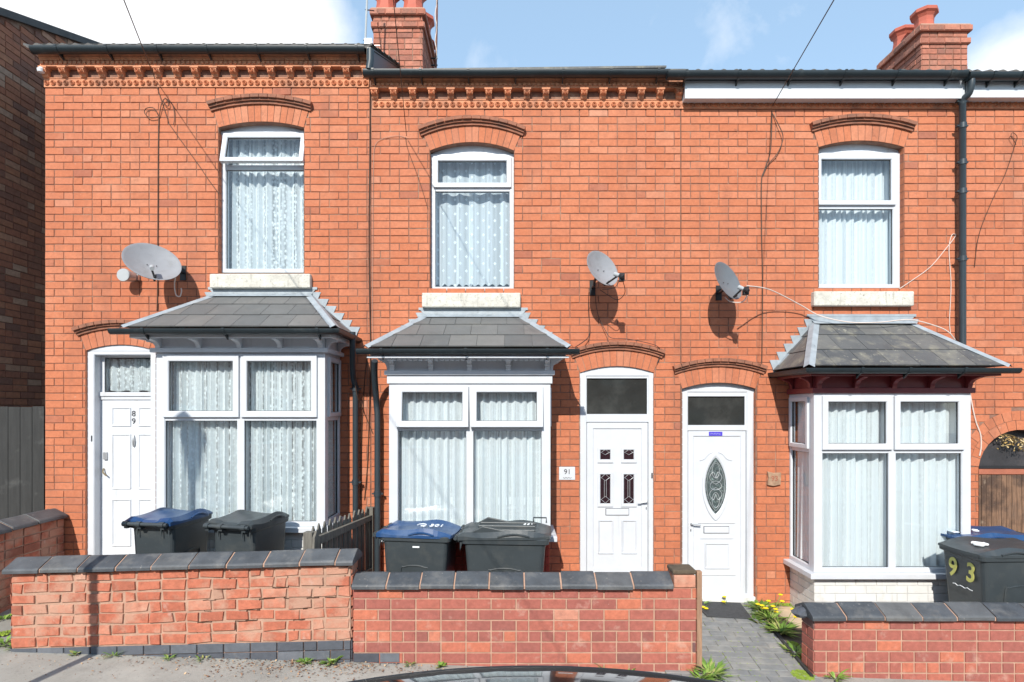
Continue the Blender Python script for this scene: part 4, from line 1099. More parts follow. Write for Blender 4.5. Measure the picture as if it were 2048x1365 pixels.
# raised ogee lines of the moulded leaf
def ridge_line(pts, name='door_moulding', r=.009): return bars(T, [pts], r, name, 'upvc', dr)
ridge_line(spline([(Xr(1399), Zr(921), .0), (Xr(1408), Zr(918), .0), (Xr(1418), Zr(908), 0), (Xr(1431), Zr(904), 0), (Xr(1444), Zr(908), 0), (Xr(1454), Zr(918), 0), (Xr(1464), Zr(921), 0)], 5))
ridge_line([(Xr(1396), Zr(1046), 0), (Xr(1470), Zr(1046), 0)]); ridge_line([(Xr(1400), Zr(1077), 0), (Xr(1466), Zr(1077), 0)]); ridge_line([(Xr(1400), Zr(1150), 0), (Xr(1471), Zr(1150), 0)])
m = MB(T); panel(m, Xr(1409), Xr(1459), Zr(1138), Zr(1086), 0); m.build('door_panel', 'upvc', dr)
letterbox(dr, T, Xr(1407), Xr(1458), Zr(1067), Zr(1053), 'upvc'); lever(dr, T, Xr(1381), Zr(1047), 1)
m = MB(T); m.box(Xr(1417), Xr(1444), Zr(872), Zr(864), .012, .014); st = m.build('sticker', 'violet', dr)
m = MB(); m.tube([(Xr(1420 + i * 1.05), .07 - .015, Zr(868 + (1.6 if i % 2 else -1.6) * (.5 + .5 * ((i * 7) % 3) / 2))) for i in range(20)], .0018, 5); m.build('lettering', 'chalk', st)
m = MB(); m.box(d93.c - d93.a + .002, d93.c + d93.a - .002, -.012, .1, gz(2.5) - .05, Z(1194)); m.build('threshold', 'paint_whitebrick', h93, bevel=.01)
m = MB(); m.box(d91.c - d91.a + .002, d91.c + d91.a - .002, -.012, .1, gz(1.2) - .05, Z(1162)); m.build('threshold', 'paint_whitebrick', h91, bevel=.01)

# ---------- fourth house with the passage arch
h95 = empty('terraced_house', (0, 0, 0), 0, 'edge of the next brick terraced house, with arched passage doorway and black downpipe', 'house', 'brick terraced houses of the row')
a95 = Opening(X(1957), X(2124), gz(6) - .1, Z(934), (860 - 934) / -165.0, .235)
a95.R = (a95.a ** 2 + a95.rise ** 2) / (2 * a95.rise); a95.vc = a95.vs + a95.rise - a95.R; a95.th = math.atan2(a95.a, a95.vs - a95.vc)
w95 = Opening(X(2300), X(2420), Z(583), Z(299), .1, .21)
house_wall(h95, XB[3], XB[4], Z(219), [a95], 14, [(a95, 15, 2)])
room(h95, 6.9, XB[4]); cornice(h95, XB[3], XB[4], Z(219), False)
roof(h95, XB[3] + .0, XB[4] + .0, -.14, Z(146, .14), .024)
m = MB(); m.box(X(1932, .12), XB[4], -.13, .0, Z(196, .12), Z(165, .12)); m.build('fascia', 'upvc', h95)
m = MB(); m.box(XB[3], XB[4], -.11, .0, Z(165, .12), Z(148, .12)); m.build('soffit_board', 'darkwood', h95)
gutter(h95, [(X(1936, .22), -.20), (XB[4], -.20)], Z(149, .22), .064)
clips(h95, [X(1985, .22), X(2042, .22), X(2100, .22)], -.20, Z(149, .22), .064, -.12)
ch = chimney(h95, 6.016, 6.69, 1.45, 2.36, 6.9, 8.0, 97)
pot(ch, 6.25, 1.72, 8.01, 1.0); pot(ch, 6.22, 2.15, 8.01, 1.0)
m = MB(); pts = [(6.55 + .012 * math.cos(i), 1.7 + .012 * math.sin(i), 8.01 + i * .01) for i in range(12)]
for i in range(7): m.lathe([(.055, 0), (.068, .008), (.055, .016)], (6.57, 1.75, 8.02 + i * .017), 14)
m.build('flue_cowl', 'metal', ch, smooth=True)
xp = X(1925, .1)
downpipe(h95, spline([(X(1943, .2), -.20, Z(152, .2)), (X(1943, .2), -.2, Z(168, .2)), (X(1938, .17), -.17, Z(187, .17)), (X(1927, .12), -.12, Z(199, .12)), (xp, -.1, Z(212, .1))], 5) + [(xp, -.1, Z(690, .1))], .036, 'pipe', [(xp, -.1, Z(y, .1)) for y in (203, 252, 325, 383, 518)])
# passage doorway
T = front(-.11); m = MB(T); u0, u1 = a95.c - a95.a, a95.c + a95.a
m.prism(arch_poly(a95, a95.vs + .0, 18), 2, -.03, 0); m.build('arched_panel', 'glass_arch', h95)
m = MB(T); m.box(u0, u1, a95.vs - .03, a95.vs + .002, -.05, .03); m.build('black_rail', 'plastic_dark', h95)
m = MB(T); m.box(u0, u1, a95.vs - .105, a95.vs - .032, -.05, .02); m.build('door_head', 'redwood', h95, bevel=.006)
m = MB(T); x = u0 + .002; k = 0
while x < u1 - .02:
    w = .062; t = rnd.random(); m.box(x, min(x + w - .005, u1), gz(6) - .05, a95.vs - .106, -.03, .004 + .004 * t, (t, t, t)); x += w; k += 1
m.build('slatted_door', 'brownwood', h95)
# golden dry creeper caught under the arch
m = MB()
for i in range(150):
    a = rnd.uniform(0, 1); px = 2008 + rnd.gauss(22, 15); py = 868 + abs(rnd.gauss(9, 8)) + (px - 2000) * .22
    p = Vector((X(px), -.0 + rnd.uniform(-.05, .06), Z(py))); s = rnd.uniform(.012, .024)
    d1 = Vector((rnd.uniform(-1, 1), rnd.uniform(-.5, .5), rnd.uniform(-1, 1))).normalized() * s; d2 = Vector((rnd.uniform(-1, 1), -rnd.uniform(.2, 1), rnd.uniform(-1, 1))).normalized() * s * .7
    m.face([p - d1, p + d2, p + d1, p - d2], (rnd.random(),) * 3)
m.tube(spline([(X(2003), .0, Z(868)), (X(2025), -.02, Z(873)), (X(2050), -.02, Z(888)), (X(2090), .0, Z(880))]), .006, 5, tone=(0, 0, 0))
tag(m.build('dry_creeper', 'ivy', recalc=False), 'clump of golden dry leaves caught under the passage arch', 'plant')

# ---------- neighbouring gable on the left
nb = empty('neighbouring_house', (0, 0, 0), 0, 'dark shaded brick gable wall of the building left of the passage', 'house')
gx = -6.66; T = lambda u, v, w: (gx + w, u, v)
zg = lambda y: EYE + 5.12 + (y - .5) * .385
m = MB(); y0, y1 = .0, 5.0
m.faces([(gx - .004, y0, -.1), (gx - .004, y1, -.1), (gx - .004, y1, zg(y1)), (gx - .004, y0, zg(y0)), (gx - 4, y0, -.1), (gx - 4, y1, -.1), (gx - 4, y1, zg(y1)), (gx - 4, y0, zg(y0))], [(0, 1, 2, 3), (4, 5, 6, 7), (0, 3, 7, 4), (1, 2, 6, 5)])
gw = m.build('wall', 'mortar', nb)
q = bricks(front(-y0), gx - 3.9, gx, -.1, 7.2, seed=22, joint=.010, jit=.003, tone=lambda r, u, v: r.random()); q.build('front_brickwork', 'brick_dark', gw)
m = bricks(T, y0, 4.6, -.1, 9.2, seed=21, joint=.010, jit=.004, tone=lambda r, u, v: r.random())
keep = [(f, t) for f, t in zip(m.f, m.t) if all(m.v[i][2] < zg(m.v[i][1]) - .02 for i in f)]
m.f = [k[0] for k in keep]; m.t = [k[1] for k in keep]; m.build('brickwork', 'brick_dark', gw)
m = MB(); m.prism([(y0 - .15, zg(y0 - .15) - .03), (y0 - .15, zg(y0 - .15) + .07), (y1, zg(y1) + .07), (y1, zg(y1) - .03)], 0, gx - 4, gx + .05); m.build('roof', 'tile', nb)

# ---------- houses across the street (seen only mirrored in glass and car roof)
m0 = None
for i in range(6):
    if m0 is None:
        o = empty('opposite_house', (0, 0, 0), 0, 'plain brick terraced house across the street, behind the camera', 'house', 'houses across the street')
        w = MB(); w.box(-2.45, 2.45, -4.5, 0, -.2, 5.3); w.build('wall', 'brick_dark', o)
        r_ = MB(); r_.prism([(.3, 5.25), (-2.25, 6.9), (-4.8, 5.25)], 0, -2.45, 2.45); r_.build('roof', 'tile', o)
        for (a, b, c, d) in ((-1.9, -.3, .9, 2.5), (-1.5, -.6, 3.3, 4.8), (.8, 1.6, 3.3, 4.8)):
            f = MB(); pframe(f, a, b, c, d, .08, -.03, .02); f.v = [(p[0], p[2] + .02, p[1]) for p in f.v]; ff = f.build('window', 'upvc', o)
            g = MB(); g.box(a + .07, b - .07, .0, .008, c + .07, d - .07); g.build('pane', 'glass_dark', ff)
        f = MB(); f.box(.7, 1.6, 0, .03, -.05, 2.1); f.build('door', 'paint_white', o); m0 = o
    else: o = copy_tree(m0)
    o.location = (-12.3 + i * 4.91, -13.5, gz(-12.3 + i * 4.91) + .0)

# ================================================================ garden walls
def coping(parent, T, u0, u1, z, L, th=.34, rise=.115, seed=1, skip=()):
    """saddleback blue coping bricks laid along u; T maps (along, out, up)"""
    r = random.Random(seed); u = u0; mb = MB(T); jb = MB(T); h = th / 2
    while u < u1 - .05:
        e = min(u + L * r.uniform(.94, 1.05), u1)
        if u1 - e < .08: e = u1
        t = (r.random(),) * 3; q = r.uniform(-.006, .006); s_ = r.uniform(-.006, .006)
        prof = [(h, 0), (h, .03), (h - .012, .044), (.02, rise - .004), (0, rise), (-.02, rise - .004), (-h + .012, .044), (-h, .03), (-h, 0)]
        a, b = u + .007, e - .007
        pts = [(a, p[0] + q, p[1] + z + s_) for p in prof] + [(b, p[0] + q, p[1] + z + s_ + r.uniform(-.0015, .0015)) for p in prof]; n = len(prof)
        mb.faces(pts, [tuple(range(n)), tuple(range(2 * n - 1, n - 1, -1))] + [(i, (i + 1) % n, n + (i + 1) % n, n + i) for i in range(n)], t)
        u = e
    k = .93
    n = 5; prof = [(h * k, .002), (h * k, .03), (0, rise * .93), (-h * k, .03), (-h * k, .002)]
    pts = [(u0 + .01, p[0], p[1] + z) for p in prof] + [(u1 - .01, p[0], p[1] + z) for p in prof]
    jb.faces(pts, [tuple(range(n)), tuple(range(2 * n - 1, n - 1, -1))] + [(i, (i + 1) % n, n + (i + 1) % n, n + i) for i in range(n)])
    jb.build('coping_mortar', 'mortar_pale', parent)
    return mb.build('coping', 'coping', parent, bevel=.005)
def garden_wall(name, label, x0, x1, zt, slope, brick, seed, blue=None, ragged=.0, joint=.012, bond='garden', headers=.1, coplen=.335, cx0=None, cx1=None, course=.0995, cz=None, group='low brick garden walls'):
    w = empty(name, (0, 0, 0), 0, label, 'wall', group); yb = -1.65; th = .225
    sh = lambda u: slope * (u - x0)
    TF = lambda u, v, w_: (u, yb - w_, v + sh(u)); TB = lambda u, v, w_: (u, yb + th + w_, v + sh(u))
    TLf = lambda u, v, w_: (x0 - w_, u, v); TRt = lambda u, v, w_: (x1 + w_, u, v + sh(x1))
    zb = min(gz(x0), gz(x1)) - .12 - max(0, sh(x1))
    m = MB(lambda u, v, w_: (u, v, w_ + sh(u))); m.box(x0 + .006, x1 - .006, yb + .006, yb + th - .006, zb, zt)
    core = m.build('mortar_core', 'mortar_pale', w)
    sp = .62 if brick == 'brick_wall_old' else .8
    tones = lambda r, u, v: (.22 + sp * r.random() ** 1.0 * .9) if r.random() > .10 else r.random()
    q = MB(); nb_ = 7 if blue else 99; zsplit = max(zb, zt - nb_ * course)
    for T, a, b, k in ((TF, x0, x1, 1), (TB, x0, x1, 2), (TLf, yb, yb + th, 3), (TRt, yb, yb + th, 4)):
        qq = bricks(T, a, b, zsplit, zt, course=course, L=.231, joint=joint, seed=seed + k, bond=bond, tone=tones, jit=.002 if ragged < .005 else .0055, bev=.004, headers=headers, ragged=ragged)
        n0 = len(q.v); q.v += qq.v; q.f += [[i + n0 for i in f] for f in qq.f]; q.t += qq.t
    q.build('brickwork', brick, w)
    if blue:
        q = MB()
        for T, a, b, k in ((TF, x0, x1, 1), (TLf, yb, yb + th, 3), (TRt, yb, yb + th, 4)):
            qq = bricks(T, a, b, zb, zsplit, course=.088, L=.245, joint=.006, seed=seed + k + 20, tone=tones, jit=.002, proj=.008, bev=.004)
            n0 = len(q.v); q.v += qq.v; q.f += [[i + n0 for i in f] for f in qq.f]; q.t += qq.t
        q.build('blue_brick_plinth', 'blue_brick', w)
    coping(w, lambda u, v, w_: (u, yb + th / 2 - v, w_ + sh(u)), cx0 if cx0 is not None else x0 - .04, cx1 if cx1 is not None else x1 + .04, zt + .003, coplen, seed=seed)
    return w
gw1 = garden_wall('garden_wall', 'crumbling pale pink brick garden wall in front of number 89, on blue bricks', X(22, 1.65), X(702, 1.65), Z(1147, 1.67), .0247, 'brick_wall_old', 61, blue=True, ragged=.009, joint=.019, bond='stretcher', headers=.25, coplen=.342)
def crack(px, k, moves, seed):
    """open joints stepping down the courses; k = course number below the coping"""
    r = random.Random(seed); m = MB(); x0 = X(22, 1.65); u = X(px, 1.65); zt = Z(1147, 1.67); pts = []; kk = k
    def P(u, kk): return (u, -1.6475 - r.uniform(0, .003), zt - kk * .0995 + .0247 * (u - x0) + r.uniform(-.004, .004))
    pts.append(P(u, kk))
    for mv in moves:
        if mv == 'd': kk += 1; u += r.uniform(-.012, .012); pts.append(P(u, kk - .5)); pts.append(P(u + r.uniform(-.005, .005), kk))
        else:
            for q in range(3): u += mv / 3; pts.append(P(u, kk))
    m.tube(pts, [r.uniform(.002, .0065) for _ in pts], 5); return m.build('crack', 'cable_brown', gw1)
for a in ((470, 1, [-.05, 'd', -.13, 'd', -.11, 'd', .06, 'd', -.12, 'd']), (575, 1, ['d', -.12, 'd', -.14, 'd', -.02, 'd', -.11]), (640, 2, ['d', -.11, 'd', -.04, 'd', -.10, 'd']), (545, 2, [.1, 'd', .05]), (520, 4, [-.12, 'd', -.1, 'd']), (690, 1, ['d', -.07, 'd', -.1])): crack(*a, a[0])
gw2 = garden_wall('garden_wall', 'neat plum brick garden wall in front of number 91, ending at the path', X(706, 1.65), X(1393, 1.65), Z(1178, 1.67), 0, 'brick_wall_new', 81, cx0=X(703, 1.67), cx1=X(1347, 1.67), coplen=.323)
q = bricks(front(1.65), X(706, 1.65), X(800, 1.65), gz(-1.2) - .05, Z(1306, 1.65), course=.088, L=.245, joint=.007, seed=5, proj=.008, jit=.002)
q.build('blue_brick_plinth', 'blue_brick', gw2)
m = MB(); m.box(X(1349, 1.67), X(1391, 1.65), -1.66, -1.43, Z(1177, 1.67), Z(1152, 1.67), (.85, .5, .5)); m.build('end_brick', 'brick_wall_old', gw2, bevel=.01)
m = MB(); m.box(X(1347, 1.67), X(1393, 1.65), -1.655, -1.44, Z(1151, 1.67), Z(1142, 1.67) - .0); m.build('end_mortar', 'earth', gw2, bevel=.012)
m = MB(); m.box(X(1393, 1.65) + .003, X(1393, 1.65) + .05, -1.66, -1.60, gz(1.7) - .02, Z(1143, 1.65)); m.build('timber_batten', 'battern', gw2, bevel=.006)
gw3 = garden_wall('garden_wall', 'plum brick garden wall in front of number 93, nearest the right hand bins', X(1628, 1.65), 7.2, Z(1240, 1.67), -.004, 'brick_wall_new', 91, cx0=X(1620, 1.67), coplen=.335)
m = MB(); m.lathe([(.0, 0), (.06, .0), (.085, .03), (.05, .07), (.0, .09)], (X(1612, 1.6), -1.53, Z(1240, 1.6) + .01), 9); m.v = [(a + rnd.uniform(-.012, .012), b * 1.0 + rnd.uniform(-.03, .03), c + rnd.uniform(-.008, .008)) for a, b, c in m.v]; m.build('broken_coping_end', 'blue_brick', gw3)
# return wall on the far left
rw = empty('garden_wall', (0, 0, 0), 0, 'side garden wall running back to the house beside the dark passage gate', 'wall', 'low brick garden walls')
xr = -5.415; th = .225; z1 = Z(1035)
m = MB(); m.box(xr - th + .006, xr - .006, -3.4 + 2.0, -.02, gz(-5) - .1, z1); m.build('mortar_core', 'mortar_pale', rw)
q = MB()
for T, a, b, k in ((lambda u, v, w: (xr + w, u, v), -1.4, -.015, 1), (lambda u, v, w: (xr - th - w, u, v), -1.4, -.015, 2), (lambda u, v, w: (u, -1.4 - w, v), xr - th, xr, 3)):
    qq = bricks(T, a, b, gz(-5) - .1, z1, course=.0995, L=.231, joint=.013, seed=120 + k, headers=.2, jit=.003, ragged=.004, tone=lambda r, u, v: r.random() * .7)
    n0 = len(q.v); q.v += qq.v; q.f += [[i + n0 for i in f] for f in qq.f]; q.t += qq.t
q.build('brickwork', 'brick_wall_old', rw)
coping(rw, lambda u, v, w: (xr - th / 2 + v, u, w), -1.45, -.012, z1 + .003, .335, seed=8)

# ================================================================ curtains
def bay_path(c, b, sides=True, x0=None, x1=None, y=-.45):
    a0, a1 = c - b + .075, c + b - .075
    return [(a0 + .05, .01), (a0, -.1), (a0, y), (a1, y), (a1, -.1), (a1 - .05, .01)]
curtain('heavy white floral lace curtain filling the bay beside door 89', bay_path(c89, bw89), Z(1050, .45), Z(716, .45), 'lace', .062, .026, 3)
curtain('white lace curtain in the upper window over the blue bin of number 89', [(w89.c - w89.a - .05, .21), (w89.c + w89.a + .05, .21)], Z(548, -.2), Z(268, -.2), 'lace', .13, .030, 4)
curtain('short scalloped lace valance behind the glass above door 89', [(X(205, -.2), .21), (X(325, -.2), .21)], Z(787, -.2), Z(718, -.2), 'lace', .085, .022, 5, swag=.035)
curtain('plain net curtain across the bay with two open top lights', bay_path(c91, bw91), Z(1068, .45), Z(775, .45), 'net', .085, .026, 6, bands=(15, 18, 19))
wm = w91.c - .02
gth = lambda s_, t: 0
curtain('diamond patterned net left half, parted in the upper window of number 91', [(w91.c - w91.a - .05, .22), (wm + .02, .22)], Z(571, -.2), Z(290, -.2), 'spots', .20, .018, 7, hem=.016)
curtain('diamond patterned net right half, parted in the upper window of number 91', [(wm - .03, .20), (w91.c + w91.a + .05, .20)], Z(571, -.2), Z(290, -.2), 'spots', .20, .018, 8, hem=.016)
curtain('pale grey net curtain in the upper window beside the tall downpipe', [(w93.c - w93.a - .05, .21), (w93.c + w93.a + .05, .21)], Z(578, -.2), Z(290, -.2), 'net', .085, .024, 9)
a0, a1, am = c93 - bw93 + .075, c93 + bw93 - .075, X(1703, .45)
curtain('pale net curtain left half, meeting its pair in the maroon topped bay', [(a0 + .05, .01), (a0, -.1), (a0, -.45), (am + .03, -.455)], Z(1140, .45), Z(795, .45), 'net', .10, .030, 10, gather=lambda s_, t: -.004 * s_ * t)
curtain('pale net curtain right half, hanging full in the maroon topped bay', [(am + .0, -.44), (a1, -.45), (a1, -.02)], Z(1140, .45), Z(795, .45), 'net', .11, .032, 12)

# ================================================================ satellite dishes
def dish(label, c, n, r, lnb, wall, matf='dish', big=False, group='satellite dishes', roll=0):
    o = empty('satellite_dish', (0, 0, 0), 0, label, 'satellite dish', group)
    n = Vector(n).normalized(); up = (Vector((0, 0, 1)) - n * n.z).normalized(); rt = up.cross(n)
    if roll: q = Matrix.Rotation(roll, 3, n); up = q @ up; rt = q @ rt
    B = Matrix((rt, up, n)).transposed(); c = Vector(c)
    pr = [(r * k, r * .22 * (k * k)) for k in (0.001, .2, .4, .6, .8, .92, 1)] + [(r * 1.02, r * .22), (r * 1.02, r * .20), (r * .9, r * .165), (r * .5, r * .03), (.001, -.01)]
    m = MB(); m.lathe(pr, c, 40, B); m.build('reflector', matf, o, smooth=True)
    lp = Vector(lnb); base = c - up * r * .9 + n * r * .16
    m = MB(); m.tube([c - up * r * .3 - n * .03, base - n * .03, base + n * .05], .012, 8); m.tube([base, lp - n * .02], .011, 8); m.build('feed_arm', 'plastic_dark', o, smooth=True)
    ld = (c + n * .02 - lp).normalized()
    m = MB(); m.tube([lp + ld * .06, lp + ld * .02, lp - ld * .02, lp - ld * .05], [.024, .024, .020, .022], 12); m.build('feed_horn', 'plastic_grey', o, smooth=True)
    if not big:
        m = MB(); d2 = -ld; m.tube([lp + d2 * .02, lp + d2 * .08], .024, 8); m.box(lp.x + d2.x * .07 - .028, lp.x + d2.x * .07 + .028, lp.y - .03, lp.y + .03, lp.z - .07, lp.z + .02); m.build('receiver', 'plastic_dark', o, bevel=.005)
    w = Vector(wall)
    m = MB(); m.box(w.x - .035, w.x + .035, -.014, 0, w.z - .09, w.z + .09); m.tube([(w.x, -.01, w.z), (w.x, -.16, w.z), (w.x, -.18, w.z + .06)], .016, 8); bk = c - n * .035
    m.tube([(w.x, -.18, w.z + .04), (bk.x, bk.y, bk.z - .0)], .016, 8); m.build('wall_bracket', 'plastic_dark', o)
    for dx in (-.05, .04):
        pass
    m = MB(); q = B @ Vector((-.03, .02, 0)); 
    for a in (-1, 1): m.lathe([(.006, .006), (.006, .012)], c + rt * (a * .045) - up * r * .05 + n * .004, 6, B)
    m.build('bolt', 'plastic_dark', o)
    return o
dish('large pale oval dish facing up, beside number 89 upper window', at(303, 531, .40), (.55, -.60, .58), .285, at(304, 536, .58), at(362, 545, .05), 'dish', True, roll=.0)
dish('dark grey tilted dish above the hooded arch of door 91', at(1200, 541, .38), (.50, -.74, .34), .222, at(1237, 551, .62), at(1186, 575, .05), 'dish')
dish('dark grey tilted dish with cream cable above the hooded arch of door 93', at(1449, 566, .38), (.56, -.72, .33), .235, at(1486, 578, .60), at(1440, 585, .05), 'dish_dark')
# small round security lamp
ol = empty('security_light', (0, 0, 0), 0, 'small round silver wall light left of the large dish', 'wall light')
m = MB(); p = at(255, 552, .13); m.lathe([(.0, .0), (.07, .002), (.078, .012), (.074, .03)], (p.x - .02, p.y - .02, p.z), 20, RX @ Matrix.Rotation(.0, 3, 'X')); m.build('lens', 'plastic_grey', ol, smooth=True)
m = MB(); m.tube([(p.x - .018, p.y - .02, p.z), (p.x + .03, p.y + .07, p.z)], [.072, .055], 16); m.box(p.x + .0, p.x + .07, -.05, 0, p.z - .03, p.z + .04); m.build('housing', 'metal', ol, smooth=True)
# house signs
sg = empty('house_sign', (0, 0, 0), 0, 'white square plate reading 91 on the brick between bay and door', 'sign')
m = MB(); m.box(X(1118), X(1150), -.015, 0, Z(960), Z(934)); m.build('plate', 'upvc', sg, bevel=.003)
text(sg, '91', (X(1134.5), -.0165, Z(944)), .085, 'ink')
m = MB(); m.tube(spline([(X(1126 + i * 2.8), -.017, Z(955 + (i % 2) * 1.6)) for i in range(7)], 4), .0022, 5); m.build('wavy_line', 'ink', sg)
sg = empty('house_sign', (0, 0, 0), 0, 'rough carved wooden plaque reading 93, between door and maroon bay', 'sign')
m = MB(); m.prism([(X(1533), Z(970)), (X(1545), Z(972)), (X(1559), Z(969)), (X(1560), Z(945)), (X(1546), Z(946)), (X(1533), Z(943)), (X(1535), Z(956))], 1, -.035, 0); m.build('plaque', 'signwood', sg, bevel=.005)
text(sg, '93', (X(1546.5), -.037, Z(957)), .085, 'redwood')

# ================================================================ cables
def cable(label, pts, r=.006, mat='cable_black', n=6, curve=True, loops=(), name='cable'):
    m = MB(); m.tube(spline(pts, n) if curve else pts, r, 6)
    for lp_ in loops: m.tube(spline(lp_, 6), r * .8, 6)
    return tag(m.build(name, mat, smooth=True), label, 'cable')
w_ = lambda px, py, d=.012: at(px, py, d)
def loop(cx, cy, rx, ry, a0=0, a1=6.28, n=10, d=.02): return [at(cx + rx * math.cos(a0 + (a1 - a0) * i / n), cy + ry * math.sin(a0 + (a1 - a0) * i / n), d + .004 * i / n) for i in range(n + 1)]
cable('dark cable with curled loops at its top, running down past the large dish', [w_(318, 235), w_(316.5, 300), w_(316, 400), w_(315.5, 500), w_(315, 585), w_(314, 622)], .006, 'cable_brown',
      loops=[[w_(318, 237), w_(322, 212, .03), w_(328, 199, .03), w_(335, 200, .03), w_(337, 212, .03), w_(330, 210, .03), w_(326, 200, .03)], [w_(318, 234), w_(308, 217, .03), w_(293, 217, .03), w_(289, 226, .03), w_(300, 236, .03), w_(316, 234, .03)], [w_(330, 196, .02), w_(345, 210, .02), w_(349, 235, .02), w_(347, 250, .02)]])
def overhead(label, a, mid, far=(0, 0), **k):
    a = Vector(a); b = Vector(mid); d = b - a; e = a + d * 2.6
    pts = [a + (e - a) * t + Vector((0, 0, -.25 * 4 * t * (1 - t) * 0)) for t in [i / 12 for i in range(13)]]
    m = MB(); m.tube(pts, .0045, 6); return tag(m.build('overhead_wire', k.get('mat', 'cable_black')), label, 'cable', 'overhead wires')
overhead('overhead wire reaching the wall left of the large dish cable', at(310, 158, .05), at(216.8, -78, 3.0))
overhead('overhead wire crossing the first chimney down to number 91', at(813, 272, .05), at(783, -40, 2.0), mat='cable_brown')
overhead('overhead wire meeting the white fascia above door 93', at(1545, 212, .05), at(1729, -105, 3.0))
cable('thin dark cable slanting from the eaves down to number 89 upper window', [w_(308, 156), w_(335, 238), w_(341, 252), w_(397, 330), w_(415, 357), w_(438, 388)], .0045, 'cable_brown')
cable('pair of dark wires dropping down the joint between the first two houses', [w_(740, 186), w_(739.5, 300), w_(738, 450), w_(739, 600), w_(741, 700), w_(738, 850), w_(735, 930), w_(729, 1000)], .0065, 'cable_brown', loops=[[w_(741, 690), w_(731, 740), w_(724, 860), w_(722, 1000)], [w_(709, 750, .16), w_(714, 790, .15), w_(730, 830), w_(746, 868)]])
cable('thin pale wire arching beside the upper window of number 91', [w_(815, 277), w_(795, 272), w_(765, 278), w_(750, 292), w_(747, 330), w_(746, 400), w_(746, 460), w_(745, 600), w_(746, 700)], .0028, 'cable_tan')
cable('thin wire slanting down to the left edge of number 91 upper window', [w_(811, 275), w_(816, 300), w_(838, 360), w_(856, 418)], .004, 'cable_brown')
cable('dark cable with a slack loop running down the wall right of door 93', [w_(1544, 222), w_(1541, 300), w_(1529, 340), w_(1523, 365), w_(1523, 460), w_(1525, 560), w_(1524, 700), w_(1523, 730)], .0065, 'cable_brown', loops=[[w_(1544, 226), w_(1556, 248, .04), w_(1566, 275, .05), w_(1556, 305, .04), w_(1536, 330, .02), w_(1526, 352)]])
cable('cream cable sagging from the right dish over the maroon bay roof', [at(1494, 572, .55), at(1540, 580, .3), at(1600, 610, .12), w_(1640, 632, .10), at(1700, 645, .20), at(1760, 645, .22), at(1820, 640, .16), at(1870, 652, .10), at(1896, 664, .08), at(1910, 680, .06)], .007, 'cable_white', loops=[[at(1450, 595, .42), at(1462, 604, .45), at(1485, 604, .5), at(1495, 590, .52)]])
cable('cream cable looping from the downpipe to number 93 upper window', [w_(1799, 578), w_(1820, 564), w_(1860, 535), w_(1890, 500), w_(1910, 474), w_(1910, 469), w_(1903, 472), w_(1898, 500), w_(1902, 570), w_(1899, 640), w_(1901, 668)], .0042, 'cable_white')
cable('cream cable running down the brick right of the maroon bay', [w_(1939, 780), w_(1944, 810), w_(1952, 845), w_(1961, 870), w_(1962, 895), w_(1959, 912)], .008, 'cable_white')
cable('thin dark wire crossing the brick at the far right edge', [w_(2032, 290, .03), w_(2028, 282, .04), w_(2022, 272, .04), w_(2026, 266, .04), w_(2034, 274, .03), w_(2030, 290), w_(2010, 350), w_(1985, 400), w_(1958, 470), w_(1949, 535)], .004, 'cable_brown')
cable('thin black cables trailing from the middle dish over door 91 hood', [at(1178, 585, .2), w_(1177, 620, .03), w_(1180, 660, .03), w_(1174, 678, .06), w_(1150, 695, .10)], .005, 'cable_black', loops=[[at(1245, 560, .6), at(1250, 585, .4), at(1236, 600, .3), at(1218, 592, .3), at(1200, 580, .3)], [at(1190, 590, .2), w_(1196, 630, .04), w_(1210, 660, .06), w_(1222, 676, .09), w_(1250, 678, .09), w_(1285, 684, .09), w_(1316, 694, .09), w_(1320, 712, .03), w_(1314, 728, .03)], [at(1240, 556, .6), at(1230, 575, .55), at(1205, 580, .4)]])
cable('short white cable hooking down behind the large dish', [at(352, 548, .25), at(349, 570, .15), at(352, 590, .12), at(360, 593, .12), at(363, 583, .12), at(362, 577, .12)], .007, 'cable_white')

# ================================================================ aerials
ae = empty('aerial_mast', (0, 0, 0), 0, 'thin white aerial pole left of the first chimney', 'aerial', 'aerial masts on the roof')
P1 = lambda px, py, y: Vector(((px - CX) * (D + y) / F, y, EYE + (CY - py) * (D + y) / F))
m = MB(); m.tube([P1(730, 98, .9), P1(734, 0, .9), P1(737, -60, .9)], .014, 8); m.build('pole', 'plastic_grey', ae, smooth=True)
m = MB(); m.tube([P1(727, 80, .88), P1(740, 80, .88)], .012, 6); m.tube([P1(731, 20, .9), P1(748, 22, 1.3)], .008, 6); m.build('clamp', 'plastic_dark', ae)
m = MB(); p = P1(737, 86, .87); m.box(p.x - .05, p.x + .05, p.y - .02, p.y, p.z - .07, p.z + .05); m.tube([P1(740, 92, .86), P1(760, 92, .86)], .01, 6); m.tube([P1(744, 84, .86), P1(744, 98, .86)], .01, 6); m.build('bracket', 'upvc', ae)
ae = empty('aerial_mast', (0, 0, 0), 0, 'brown aerial pole with twisted cable right of the first chimney', 'aerial', 'aerial masts on the roof')
m = MB(); m.tube([P1(871.5, 150, 2.0), P1(873.5, 60, 2.0), P1(875, -70, 2.0)], .016, 8); m.build('pole', 'rust', ae, smooth=True)
m = MB(); m.tube([P1(872 + 1.7 * math.sin(i * 1.1), 120 - i * 9, 1.97 + .02 * math.cos(i * 1.1)) for i in range(20)], .006, 5); m.build('twisted_cable', 'cable_white', ae)
m = MB()
for yy in (117, 131): m.tube([P1(862, yy, 2.0), P1(875, yy, 2.0)], .014, 6)
m.build('clamp', 'plastic_dark', ae)

